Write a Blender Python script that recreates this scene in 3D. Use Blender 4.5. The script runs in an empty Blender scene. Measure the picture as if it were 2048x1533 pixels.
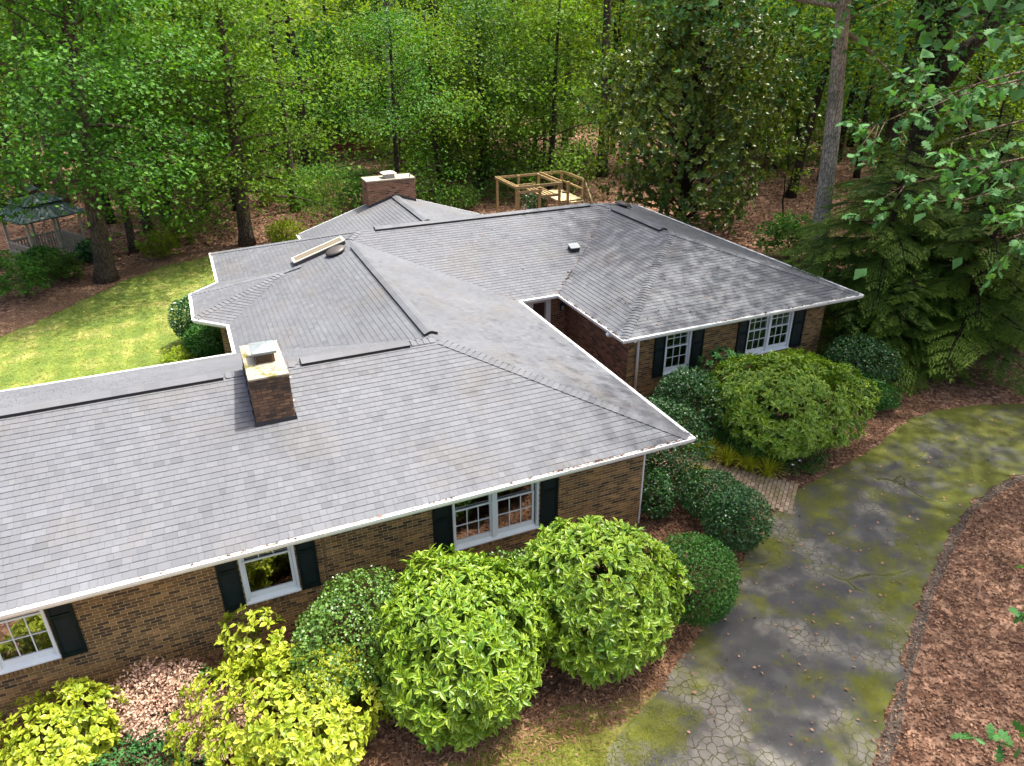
import bpy, math, random
import numpy as np
from mathutils import Vector, Matrix

random.seed(7)
RNG = np.random.default_rng(7)
scene = bpy.context.scene
COL = scene.collection
PI = math.pi

# ------------------------------------------------------------------ camera
YAW, PITCH, ROLL = 0.40995, 0.46985, -0.005
fw = np.array([math.sin(YAW)*math.cos(PITCH), math.cos(YAW)*math.cos(PITCH), -math.sin(PITCH)])
rt = np.array([math.cos(YAW), -math.sin(YAW), 0.0]); up = np.cross(rt, fw)
rx = math.cos(ROLL)*rt + math.sin(ROLL)*up
ry = -math.sin(ROLL)*rt + math.cos(ROLL)*up
CAM = np.array([-9.004, -11.088, 11.04])
cam = bpy.data.cameras.new('camera'); camo = bpy.data.objects.new('camera', cam); COL.objects.link(camo)
camo.matrix_world = Matrix(((rx[0], ry[0], -fw[0], CAM[0]), (rx[1], ry[1], -fw[1], CAM[1]), (rx[2], ry[2], -fw[2], CAM[2]), (0, 0, 0, 1)))
cam.sensor_width = 36; cam.lens = 36*1471.8/2048; cam.clip_start = 0.1; cam.clip_end = 1500
scene.camera = camo

# ------------------------------------------------------------------ light
SUN_EL, SUN_AZ = 68.0, 84.0            # azimuth from +y towards +x
world = bpy.data.worlds.new('World'); scene.world = world; world.use_nodes = True
wn = world.node_tree; wn.nodes.clear()
sky = wn.nodes.new('ShaderNodeTexSky'); sky.sky_type = 'NISHITA'; sky.sun_disc = False
sky.sun_elevation = math.radians(SUN_EL); sky.sun_rotation = math.radians(SUN_AZ)
sky.air_density = 0.8; sky.dust_density = 7.0; sky.ozone_density = 0.3
bg = wn.nodes.new('ShaderNodeBackground'); bg.inputs['Strength'].default_value = 0.15
wo = wn.nodes.new('ShaderNodeOutputWorld')
wn.links.new(sky.outputs[0], bg.inputs[0]); wn.links.new(bg.outputs[0], wo.inputs[0])
sd = bpy.data.lights.new('sun', 'SUN'); sd.energy = 2.8; sd.angle = math.radians(1.0); sd.color = (1.0, 0.965, 0.90)
so = bpy.data.objects.new('sun', sd); COL.objects.link(so)
e, a = math.radians(SUN_EL), math.radians(SUN_AZ)
SUND = Vector((math.sin(a)*math.cos(e), math.cos(a)*math.cos(e), math.sin(e)))
so.rotation_euler = SUND.to_track_quat('Z', 'Y').to_euler(); so.location = (0, 0, 60)
scene.view_settings.view_transform = 'Standard'; scene.view_settings.look = 'None'
scene.view_settings.exposure = 1.72; scene.view_settings.gamma = 1.0
scene.view_settings.use_curve_mapping = False
scene.render.engine = 'CYCLES'
scene.cycles.use_denoising = True
scene.cycles.max_bounces = 8; scene.cycles.transparent_max_bounces = 8
scene.cycles.diffuse_bounces = 4; scene.cycles.transmission_bounces = 4
scene.cycles.caustics_reflective = False; scene.cycles.caustics_refractive = False

# ------------------------------------------------------------------ node helpers
def mat(name):
    m = bpy.data.materials.new(name); m.use_nodes = True
    nt = m.node_tree; b = nt.nodes['Principled BSDF']
    return m, nt, b
def nd(nt, typ, **kw):
    n = nt.nodes.new(typ)
    for k, v in kw.items():
        if k in n.inputs.keys(): n.inputs[k].default_value = v
        else: setattr(n, k, v)
    return n
def lk(nt, a, b): nt.links.new(a, b)
def ramp(nt, fac, stops, interp='LINEAR'):
    r = nt.nodes.new('ShaderNodeValToRGB'); r.color_ramp.interpolation = interp
    el = r.color_ramp.elements
    while len(el) < len(stops): el.new(0.5)
    for x, (p, c) in zip(el, stops):
        x.position = p; x.color = (*c, 1) if len(c) == 3 else c
    lk(nt, fac, r.inputs[0]); return r.outputs[0]
def mixc(nt, fac, a, b, mode='MIX'):
    n = nt.nodes.new('ShaderNodeMixRGB'); n.blend_type = mode
    for i, x in ((0, fac), (1, a), (2, b)):
        if hasattr(x, 'is_linked') or hasattr(x, 'links'): lk(nt, x, n.inputs[i])
        elif i == 0: n.inputs[0].default_value = x
        else: n.inputs[i].default_value = (*x, 1)
    return n.outputs[0]
def mth(nt, op, a, b=0.0, clamp=False):
    n = nt.nodes.new('ShaderNodeMath'); n.operation = op; n.use_clamp = clamp
    for i, x in ((0, a), (1, b)):
        if hasattr(x, 'links'): lk(nt, x, n.inputs[i])
        else: n.inputs[i].default_value = x
    return n.outputs[0]
def coords(nt, kind='Object', scale=None):
    t = nt.nodes.new('ShaderNodeTexCoord'); o = t.outputs[kind]
    if scale:
        mp = nt.nodes.new('ShaderNodeMapping'); mp.inputs['Scale'].default_value = scale
        lk(nt, o, mp.inputs[0]); o = mp.outputs[0]
    return o
def gpos(nt, scale=None):
    t = nt.nodes.new('ShaderNodeNewGeometry'); o = t.outputs['Position']
    if scale:
        mp = nt.nodes.new('ShaderNodeMapping'); mp.inputs['Scale'].default_value = scale
        lk(nt, o, mp.inputs[0]); o = mp.outputs[0]
    return o
def noise(nt, vec, scale, detail=3, rough=0.55):
    n = nd(nt, 'ShaderNodeTexNoise', Scale=scale, Detail=detail, Roughness=rough); lk(nt, vec, n.inputs['Vector'])
    return n.outputs['Fac']
def voro(nt, vec, scale, feature='F1', out='Distance', rand=1.0):
    n = nt.nodes.new('ShaderNodeTexVoronoi'); n.feature = feature
    n.inputs['Scale'].default_value = scale; n.inputs['Randomness'].default_value = rand
    lk(nt, vec, n.inputs['Vector']); return n.outputs[out]
def attr(nt, name):
    n = nt.nodes.new('ShaderNodeAttribute'); n.attribute_name = name; return n.outputs['Fac']
def bump(nt, b, h, strength=0.3, dist=0.01):
    n = nd(nt, 'ShaderNodeBump', Strength=strength, Distance=dist); lk(nt, h, n.inputs['Height'])
    lk(nt, n.outputs[0], b.inputs['Normal'])
def remap(nt, x, lo, hi):
    n = nt.nodes.new('ShaderNodeMapRange'); n.inputs['From Min'].default_value = lo; n.inputs['From Max'].default_value = hi
    lk(nt, x, n.inputs['Value']); return n.outputs[0]

MATS = {}
def simple(name, col, rough=0.6, metal=0.0, var=0.15, nscale=6.0, bstr=0.0, spec=0.5, dirt=None):
    m, nt, b = mat(name); v = gpos(nt)
    n = noise(nt, v, nscale, 4)
    c = mixc(nt, 1.0, col, ramp(nt, n, [(0.25, (1-var,)*3), (0.75, (1+var,)*3)]), 'MULTIPLY')
    if dirt:
        n2 = noise(nt, v, dirt[0], 5, 0.7)
        c = mixc(nt, ramp(nt, n2, [(dirt[1], (0, 0, 0)), (dirt[1]+0.1, (1, 1, 1))]), c, dirt[2])
    lk(nt, c, b.inputs['Base Color'])
    b.inputs['Roughness'].default_value = rough; b.inputs['Metallic'].default_value = metal
    b.inputs['Specular IOR Level'].default_value = spec
    if bstr: bump(nt, b, noise(nt, v, nscale*8, 3), bstr)
    MATS[name] = m; return m

# shingle
m, nt, b = mat('shingle'); v = gpos(nt); t = attr(nt, 'tint')
c = ramp(nt, t, [(0.0, (.062, .067, .076)), (0.45, (.088, .094, .105)), (0.75, (.100, .106, .118)), (1.0, (.116, .122, .134))])
st = noise(nt, gpos(nt, (0.5, 0.5, 1.2)), 1.1, 5, 0.65)
c = mixc(nt, ramp(nt, st, [(0.50, (0, 0, 0)), (0.78, (.55, .55, .55))]), c, (.105, .092, .075))
gr = noise(nt, v, 220, 2)
c = mixc(nt, 0.55, c, ramp(nt, gr, [(0.3, (.55, .55, .55)), (0.7, (1.4, 1.4, 1.4))]), 'MULTIPLY')
big = noise(nt, v, 0.45, 3)
c = mixc(nt, 1.0, c, ramp(nt, big, [(0.3, (.86, .86, .86)), (0.7, (1.1, 1.1, 1.1))]), 'MULTIPLY')
lk(nt, c, b.inputs['Base Color']); b.inputs['Roughness'].default_value = 0.72; b.inputs['Specular IOR Level'].default_value = 0.42
bump(nt, b, gr, 0.35, 0.004); MATS['shingle'] = m
# brick
m, nt, b = mat('brick'); v = gpos(nt); t = attr(nt, 'tint')
c = ramp(nt, t, [(0.0, (.052, .032, .016)), (0.2, (.125, .068, .026)), (0.5, (.205, .115, .040)), (0.8, (.290, .165, .058)), (1.0, (.370, .205, .075))])
n1 = noise(nt, v, 35, 4, 0.7)
c = mixc(nt, 0.8, c, ramp(nt, n1, [(0.25, (.6, .6, .6)), (0.75, (1.3, 1.3, 1.3))]), 'MULTIPLY')
lk(nt, c, b.inputs['Base Color']); b.inputs['Roughness'].default_value = 0.88; bump(nt, b, n1, 0.4, 0.005); MATS['brick'] = m
m, nt, b = mat('red_brick'); v = gpos(nt); t = attr(nt, 'tint')
c = ramp(nt, t, [(0.0, (.046, .028, .022)), (0.2, (.13, .060, .036)), (0.55, (.215, .098, .058)), (1.0, (.30, .150, .095))])
n1 = noise(nt, v, 35, 4, 0.7)
c = mixc(nt, 0.8, c, ramp(nt, n1, [(0.25, (.6, .6, .6)), (0.75, (1.3, 1.3, 1.3))]), 'MULTIPLY')
lk(nt, c, b.inputs['Base Color']); b.inputs['Roughness'].default_value = 0.88; bump(nt, b, n1, 0.4, 0.005); MATS['red_brick'] = m
# old chimney brick: sooty and mossy
m, nt, b = mat('chimney_brick'); v = gpos(nt); t = attr(nt, 'tint')
c = ramp(nt, t, [(0.0, (.05, .032, .022)), (0.5, (.135, .078, .045)), (1.0, (.225, .130, .070))])
n1 = noise(nt, v, 30, 4, 0.7); n2 = noise(nt, v, 3.2, 5, 0.7)
c = mixc(nt, ramp(nt, n2, [(0.42, (0, 0, 0)), (0.62, (.8, .8, .8))]), c, (.030, .026, .020))
c = mixc(nt, 0.8, c, ramp(nt, n1, [(0.25, (.6, .6, .6)), (0.75, (1.3, 1.3, 1.3))]), 'MULTIPLY')
lk(nt, c, b.inputs['Base Color']); b.inputs['Roughness'].default_value = 0.9; bump(nt, b, n1, 0.5, 0.006); MATS['chimney_brick'] = m
simple('mortar', (.54, .42, .22), 0.95, var=0.25, nscale=8, bstr=0.3)
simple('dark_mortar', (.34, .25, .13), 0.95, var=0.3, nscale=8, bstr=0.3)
simple('white_paint', (.78, .78, .76), 0.45, var=0.06, nscale=3, dirt=(9, .70, (.42, .38, .30)))
simple('shade_tinted_paint', (.74, .78, .78), 0.4, var=0.05, nscale=4, dirt=(14, .72, (.45, .47, .44)))  # white frames, the faint teal cast of their shade mixed into the colour
simple('soffit_paint', (.66, .65, .60), 0.6, var=0.08, nscale=2)
simple('gutter_metal', (.80, .80, .77), 0.35, var=0.05, nscale=3, dirt=(16, .66, (.30, .25, .17)))
simple('shutter_paint', (.007, .014, .013), 0.5, var=0.3, nscale=5, spec=.2)
simple('black_metal', (.018, .020, .026), 0.45, var=0.2, nscale=8)
simple('brown_metal', (.060, .052, .048), 0.5, metal=0.2, var=0.25, nscale=5)
simple('grey_metal', (.17, .195, .20), 0.5, metal=0.2, var=0.2, nscale=5, dirt=(7, .62, (.16, .14, .11)))
simple('tan_metal', (.30, .27, .21), 0.5, metal=0.2, var=0.12, nscale=5)
simple('pale_metal', (.38, .365, .32), 0.5, metal=0.1, var=0.15, nscale=5, dirt=(8, .62, (.30, .26, .2)))
simple('mesh_metal', (.105, .060, .030), 0.7, var=0.3, nscale=30)
simple('vent_black', (.008, .009, .011), 0.6, var=0.2)
simple('interior', (.055, .032, .022), 0.8, var=0.3, nscale=1.5)
simple('curtain_and_reflection', (.42, .38, .31), 0.9, var=0.2, nscale=4)
simple('door_paint', (.060, .030, .022), 0.5, var=0.2, nscale=3)
simple('pipe_paint', (.17, .115, .065), 0.6, var=0.2)
simple('lamp_glass', (.55, .55, .5), 0.2, var=0.05)
simple('treated_wood', (.33, .235, .105), 0.75, var=0.25, nscale=9, bstr=0.2)
simple('pale_wood', (.46, .36, .19), 0.75, var=0.2, nscale=9, bstr=0.2)
simple('gazebo_paint', (.30, .275, .21), 0.6, var=0.15, nscale=3)
simple('red_paint', (.16, .022, .018), 0.6, var=0.25, nscale=2)
simple('chain_metal', (.30, .32, .36), 0.4, metal=0.4)
simple('swing_seat', (.06, .09, .14), 0.5)
simple('chimney_core', (.05, .04, .03), 0.95)
# weathered mortar crown with moss and lichen
m, nt, b = mat('mortar_cap'); v = gpos(nt)
n1 = noise(nt, v, 7, 5, 0.7); n2 = noise(nt, v, 2.3, 4, 0.65)
c = mixc(nt, ramp(nt, n1, [(0.55, (0, 0, 0)), (0.68, (1, 1, 1))]), (.24, .215, .165), (.11, .09, .06))
c = mixc(nt, ramp(nt, n2, [(0.54, (0, 0, 0)), (0.62, (1, 1, 1))]), c, (.115, .105, .020))
lk(nt, c, b.inputs['Base Color']); b.inputs['Roughness'].default_value = 0.95; bump(nt, b, n1, 0.6, 0.01); MATS['mortar_cap'] = m
# verdigris gazebo roof
m, nt, b = mat('copper_roof'); v = gpos(nt); t = attr(nt, 'tint')
c = ramp(nt, t, [(0, (.045, .085, .080)), (1, (.10, .155, .145))])
n1 = noise(nt, v, 5, 5, 0.7)
c = mixc(nt, ramp(nt, n1, [(0.55, (0, 0, 0)), (0.68, (1, 1, 1))]), c, (.30, .33, .28))
c = mixc(nt, ramp(nt, noise(nt, v, 9, 4), [(0.60, (0, 0, 0)), (0.70, (1, 1, 1))]), c, (.16, .09, .05))
lk(nt, c, b.inputs['Base Color']); b.inputs['Roughness'].default_value = 0.6; MATS['copper_roof'] = m
# window glass: clear pane that mirrors the garden
m, nt, b = mat('window_glass'); nt.nodes.remove(b)
out = nt.nodes['Material Output']
tr = nd(nt, 'ShaderNodeBsdfTransparent'); tr.inputs[0].default_value = (.80, .86, .82, 1)
gl = nd(nt, 'ShaderNodeBsdfGlossy', Roughness=0.015)
fr = nd(nt, 'ShaderNodeFresnel', IOR=1.9); mx = nt.nodes.new('ShaderNodeMixShader')
lk(nt, mth(nt, 'MULTIPLY', fr.outputs[0], 4.5, True), mx.inputs[0]); lk(nt, tr.outputs[0], mx.inputs[1]); lk(nt, gl.outputs[0], mx.inputs[2]); lk(nt, mx.outputs[0], out.inputs[0])
MATS['window_glass'] = m
m, nt, b = mat('skylight_glass'); b.inputs['Base Color'].default_value = (.16, .135, .10, 1); b.inputs['Roughness'].default_value = 0.25; MATS['skylight_glass'] = m
# pavers
m, nt, b = mat('paver'); v = gpos(nt); t = attr(nt, 'tint')
c = ramp(nt, t, [(0, (.17, .125, .075)), (0.5, (.245, .185, .115)), (1, (.33, .235, .165))])
n1 = noise(nt, v, 25, 4, .7); n2 = noise(nt, v, 1.6, 4, .6)
c = mixc(nt, ramp(nt, n2, [(0.45, (0, 0, 0)), (0.65, (.6, .6, .6))]), c, (.14, .125, .035))
c = mixc(nt, 0.7, c, ramp(nt, n1, [(0.25, (.7, .7, .7)), (0.75, (1.25, 1.25, 1.25))]), 'MULTIPLY')
lk(nt, c, b.inputs['Base Color']); b.inputs['Roughness'].default_value = 0.9; bump(nt, b, n1, 0.4, 0.004); MATS['paver'] = m

# ground: woodland litter
def litter_nodes(nt, b, base, dark, light, cell=9.0):
    v = gpos(nt)
    w = noise(nt, v, 5, 3)
    vv = nd(nt, 'ShaderNodeVectorMath', operation='ADD')
    sc = nd(nt, 'ShaderNodeVectorMath', operation='SCALE'); sc.inputs['Scale'].default_value = 0.12
    nn = nd(nt, 'ShaderNodeTexNoise', Scale=7.0, Detail=2.0); lk(nt, v, nn.inputs['Vector']); lk(nt, nn.outputs['Color'], sc.inputs[0])
    lk(nt, v, vv.inputs[0]); lk(nt, sc.outputs[0], vv.inputs[1])
    col = nd(nt, 'ShaderNodeTexVoronoi', Scale=cell); lk(nt, vv.outputs[0], col.inputs['Vector'])
    sep = nd(nt, 'ShaderNodeSeparateColor'); lk(nt, col.outputs['Color'], sep.inputs[0])
    c = ramp(nt, sep.outputs[0], [(0.0, dark), (0.45, base), (0.8, light), (1.0, tuple(min(1, x*1.35) for x in light))])
    big = noise(nt, v, 0.5, 4, .6)
    c = mixc(nt, 1.0, c, ramp(nt, big, [(0.3, (.7, .68, .66)), (0.7, (1.15, 1.12, 1.1))]), 'MULTIPLY')
    fine = noise(nt, v, 40, 3)
    c = mixc(nt, 0.7, c, ramp(nt, fine, [(0.3, (.6, .6, .6)), (0.7, (1.35, 1.35, 1.35))]), 'MULTIPLY')
    lk(nt, c, b.inputs['Base Color']); b.inputs['Roughness'].default_value = 0.95; b.inputs['Specular IOR Level'].default_value = 0.2
    bump(nt, b, col.outputs['Distance'], 0.7, 0.05)
m, nt, b = mat('leaf_litter'); litter_nodes(nt, b, (.145, .075, .045), (.070, .036, .024), (.240, .145, .095)); MATS['leaf_litter'] = m
m, nt, b = mat('soil'); litter_nodes(nt, b, (.120, .060, .034), (.065, .034, .020), (.190, .108, .064), 16); MATS['soil'] = m
m, nt, b = mat('bare_earth'); litter_nodes(nt, b, (.130, .072, .042), (.085, .048, .030), (.19, .12, .075), 20); MATS['bare_earth'] = m
m, nt, b = mat('shoulder_earth'); litter_nodes(nt, b, (.085, .066, .050), (.055, .042, .034), (.14, .11, .085), 26); MATS['shoulder_earth'] = m
m, nt, b = mat('lawn'); v = gpos(nt)
n1 = noise(nt, v, 0.8, 5, .65); n2 = noise(nt, v, 14, 4, .7); n3 = noise(nt, gpos(nt, (1.0, .25, 1)), 0.9, 2)
c = ramp(nt, n1, [(0.30, (.060, .110, .012)), (0.5, (.115, .160, .020)), (0.68, (.250, .235, .070))])
wvn = nt.nodes.new('ShaderNodeTexWave'); wvn.inputs['Scale'].default_value = .42; wvn.inputs['Distortion'].default_value = .8; lk(nt, gpos(nt, (.90, .44, 1)), wvn.inputs['Vector'])
c = mixc(nt, .38, c, ramp(nt, wvn.outputs['Fac'], [(0.35, (.75, .85, .7)), (0.8, (1.4, 1.3, 1.25))]), 'MULTIPLY')
c = mixc(nt, 0.8, c, ramp(nt, n2, [(0.3, (.55, .6, .5)), (0.7, (1.35, 1.3, 1.3))]), 'MULTIPLY')
lk(nt, c, b.inputs['Base Color']); b.inputs['Roughness'].default_value = 0.95; bump(nt, b, n2, 0.8, 0.05); MATS['lawn'] = m
m, nt, b = mat('thin_grass'); v = gpos(nt)
n1 = noise(nt, v, 1.1, 5, .65); n2 = noise(nt, v, 22, 4, .7)
c = ramp(nt, n1, [(0.26, (.150, .085, .045)), (0.36, (.150, .130, .030)), (0.6, (.120, .135, .014)), (0.75, (.21, .19, .05))])
c = mixc(nt, 0.8, c, ramp(nt, n2, [(0.3, (.5, .5, .5)), (0.7, (1.35, 1.3, 1.3))]), 'MULTIPLY')
lk(nt, c, b.inputs['Base Color']); b.inputs['Roughness'].default_value = 0.95; bump(nt, b, n2, 0.8, 0.04); MATS['thin_grass'] = m
# asphalt: worn, alligator-cracked, mossy
m, nt, b = mat('asphalt'); v = gpos(nt)
ag = noise(nt, v, 110, 3, .6); big = noise(nt, v, 0.55, 5, .6); mid = noise(nt, v, 2.2, 5, .65)
sx = nd(nt, 'ShaderNodeSeparateXYZ'); lk(nt, v, sx.inputs[0])
c = ramp(nt, big, [(0.30, (.032, .032, .033)), (0.52, (.052, .051, .049)), (0.72, (.085, .080, .073))])
c = mixc(nt, 0.6, c, ramp(nt, ag, [(0.3, (.55, .55, .55)), (0.7, (1.5, 1.5, 1.5))]), 'MULTIPLY')
# worn, pale, alligator-cracked areas towards the near end
near_ = remap(nt, sx.outputs[0], 4.5, -3.5)
pn = mth(nt, 'ADD', noise(nt, v, 0.55, 4, .6), mth(nt, 'MULTIPLY', near_, 0.14))
pale = ramp(nt, pn, [(0.56, (0, 0, 0)), (0.66, (1, 1, 1))])
c = mixc(nt, mth(nt, 'MULTIPLY', pale, 0.75), c, mixc(nt, mid, (.105, .098, .086), (.200, .182, .150)))
def warped(scale, amt, det=3.0):
    wv = nd(nt, 'ShaderNodeVectorMath', operation='ADD'); sc = nd(nt, 'ShaderNodeVectorMath', operation='SCALE'); sc.inputs['Scale'].default_value = amt
    nn = nd(nt, 'ShaderNodeTexNoise', Scale=scale, Detail=det); lk(nt, v, nn.inputs['Vector']); lk(nt, nn.outputs['Color'], sc.inputs[0]); lk(nt, v, wv.inputs[0]); lk(nt, sc.outputs[0], wv.inputs[1]); return wv.outputs[0]
cr = voro(nt, warped(9.0, .08), 6.2, 'DISTANCE_TO_EDGE')
crm = ramp(nt, cr, [(0.0, (.9, .9, .9)), (0.02, (.8, .8, .8)), (0.06, (0, 0, 0))])
cmask = mth(nt, 'MULTIPLY', crm, ramp(nt, pn, [(0.57, (0, 0, 0)), (0.64, (1, 1, 1))]))
long_ = voro(nt, warped(1.3, .7, 6.0), 0.24, 'DISTANCE_TO_EDGE')
keep = ramp(nt, noise(nt, v, .45, 2), [(0.47, (0, 0, 0)), (0.53, (1, 1, 1))])
longm = mth(nt, 'MULTIPLY', ramp(nt, long_, [(0.0, (1, 1, 1)), (0.004, (1, 1, 1)), (0.008, (0, 0, 0))]), keep)
longw = mth(nt, 'MULTIPLY', ramp(nt, long_, [(0.0, (1, 1, 1)), (0.012, (.5, .5, .5)), (0.035, (0, 0, 0))]), keep)
crack = mth(nt, 'MAXIMUM', cmask, longm)
c = mixc(nt, mth(nt, 'MULTIPLY', longw, mid), c, (.17, .175, .06))
c = mixc(nt, crack, c, mixc(nt, mid, (.020, .020, .014), (.070, .075, .012)))
edge = attr(nt, 'edge'); mo = noise(nt, v, 0.75, 7, .7)
mf = mth(nt, 'ADD', mo, mth(nt, 'MULTIPLY', edge, 0.13))
mf = mth(nt, 'ADD', mf, mth(nt, 'MULTIPLY', remap(nt, sx.outputs[0], 2.0, 11.0), 0.13))
mcol = mixc(nt, noise(nt, v, 14, 5, .7), (.040, .048, .003), (.115, .120, .005))
c = mixc(nt, ramp(nt, mf, [(0.51, (0, 0, 0)), (0.58, (.45, .45, .45)), (0.68, (.95, .95, .95))]), c, mcol)
# scattered grit
gv = voro(nt, v, 9, 'F1'); c = mixc(nt, ramp(nt, gv, [(0.0, (1, 1, 1)), (0.055, (.9, .9, .9)), (0.075, (0, 0, 0))]), c, (.19, .17, .12))
lk(nt, c, b.inputs['Base Color']); b.inputs['Roughness'].default_value = 0.85; b.inputs['Specular IOR Level'].default_value = 0.3
hh = mth(nt, 'SUBTRACT', mth(nt, 'MULTIPLY', ag, 0.3), crack); bump(nt, b, hh, 0.7, 0.02); MATS['asphalt'] = m

# bark
def bark(name, lo, hi, sc=1.0):
    m, nt, b = mat(name); v = coords(nt, 'Object', (11*sc, 11*sc, 2.0*sc))
    n1 = noise(nt, v, 1.6, 5, .7); n2 = noise(nt, coords(nt, 'Object'), 1.1, 4); n3 = voro(nt, coords(nt, 'Object', (9*sc, 9*sc, 2.6*sc)), 1.5, 'DISTANCE_TO_EDGE')
    f = mth(nt, 'MULTIPLY', n1, ramp(nt, n3, [(0.0, (.35, .35, .35)), (0.16, (1, 1, 1))]))
    c = ramp(nt, f, [(0.18, lo), (0.62, hi)])
    c = mixc(nt, 1.0, c, ramp(nt, n2, [(0.3, (.65, .68, .62)), (0.7, (1.25, 1.2, 1.12))]), 'MULTIPLY')
    lk(nt, c, b.inputs['Base Color']); b.inputs['Roughness'].default_value = 0.95; b.inputs['Specular IOR Level'].default_value = 0.15; bump(nt, b, f, 1.0, 0.06); MATS[name] = m
bark('bark', (.035, .026, .020), (.135, .105, .082)); bark('pale_sunlit_bark', (.17, .145, .120), (.60, .53, .46)); bark('dark_bark', (.018, .015, .012), (.07, .056, .045))  # pale bark is light grey, lifted further to look sunlit
bark('twig_bark', (.07, .05, .035), (.20, .15, .11))

# leaves
def leafm(name, lo, hi, trans=0.35, rough=0.5, spec=0.4, tcol=None, var=None, edge=None):
    m, nt, b = mat(name); t = attr(nt, 'tint')
    oi = nt.nodes.new('ShaderNodeObjectInfo')
    c = ramp(nt, t, [(0.0, lo), (1.0, hi)])
    if var:
        c = mixc(nt, mth(nt, 'MULTIPLY', oi.outputs['Random'], var[0]), c, var[1])
    if edge:
        ed = attr(nt, 'edge'); c = mixc(nt, ramp(nt, ed, [(edge[0], (0, 0, 0)), (edge[0]+.3, (1, 1, 1))]), mixc(nt, 0.75, c, edge[1]), c)
    lk(nt, c, b.inputs['Base Color']); b.inputs['Roughness'].default_value = rough; b.inputs['Specular IOR Level'].default_value = spec
    tl = nt.nodes.new('ShaderNodeBsdfTranslucent'); lk(nt, mixc(nt, 1.0, c, tcol or (1.25, 1.25, .55), 'MULTIPLY'), tl.inputs[0])
    mx = nt.nodes.new('ShaderNodeMixShader'); mx.inputs[0].default_value = trans
    o = nt.nodes['Material Output']; lk(nt, b.outputs[0], mx.inputs[1]); lk(nt, tl.outputs[0], mx.inputs[2]); lk(nt, mx.outputs[0], o.inputs[0])
    MATS[name] = m
leafm('maple_leaf', (.026, .110, .010), (.095, .230, .022), .42, .55, .25)
leafm('forest_leaf', (.045, .115, .008), (.135, .245, .018), .48, .6, .2, var=(.7, (.20, .26, .014)))
leafm('forest_leaf_dark', (.022, .080, .010), (.075, .170, .024), .42, .55, .25, var=(.6, (.12, .20, .018)))
leafm('yellow_sunlit_leaf', (.12, .19, .008), (.30, .38, .022), .5, .6, .2)  # sunlit glow of the far wood put into the colour; also yellow shrubs
leafm('oak_leaf', (.024, .095, .022), (.080, .205, .058), .35, .6, .18)
leafm('magnolia_leaf', (.024, .080, .008), (.190, .235, .022), .18, .36, .45)
leafm('aucuba_leaf', (.070, .165, .008), (.330, .425, .028), .25, .40, .4, edge=(0.30, (.050, .145, .008)))
leafm('lime_leaf', (.17, .25, .014), (.52, .53, .045), .30, .45, .4, edge=(0.25, (.15, .23, .010)))
leafm('holly_leaf', (.028, .095, .010), (.120, .210, .026), .20, .36, .45)
leafm('box_leaf', (.014, .075, .008), (.058, .165, .016), .25, .5, .3)
leafm('camellia_leaf', (.010, .058, .012), (.052, .140, .026), .15, .34, .45)
leafm('liriope_leaf', (.15, .20, .008), (.48, .50, .028), .30, .5, .3)
leafm('hemlock_leaf', (.030, .080, .010), (.135, .205, .022), .34, .65, .2)
leafm('dead_leaf', (.30, .18, .125), (.62, .45, .34), .25, .85, .1, tcol=(1.1, .9, .7))
leafm('fallen_leaf', (.060, .028, .017), (.34, .205, .13), .1, .85, .1, tcol=(1.1, .9, .7))
leafm('straw_leaf', (.15, .078, .042), (.33, .19, .11), .1, .85, .1, tcol=(1.1, .9, .7))
leafm('grass_blade', (.085, .125, .008), (.250, .250, .040), .3, .7, .15)
leafm('white_petal', (.75, .74, .70), (.82, .81, .78), .2, .6, .3, tcol=(1, 1, 1))

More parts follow.
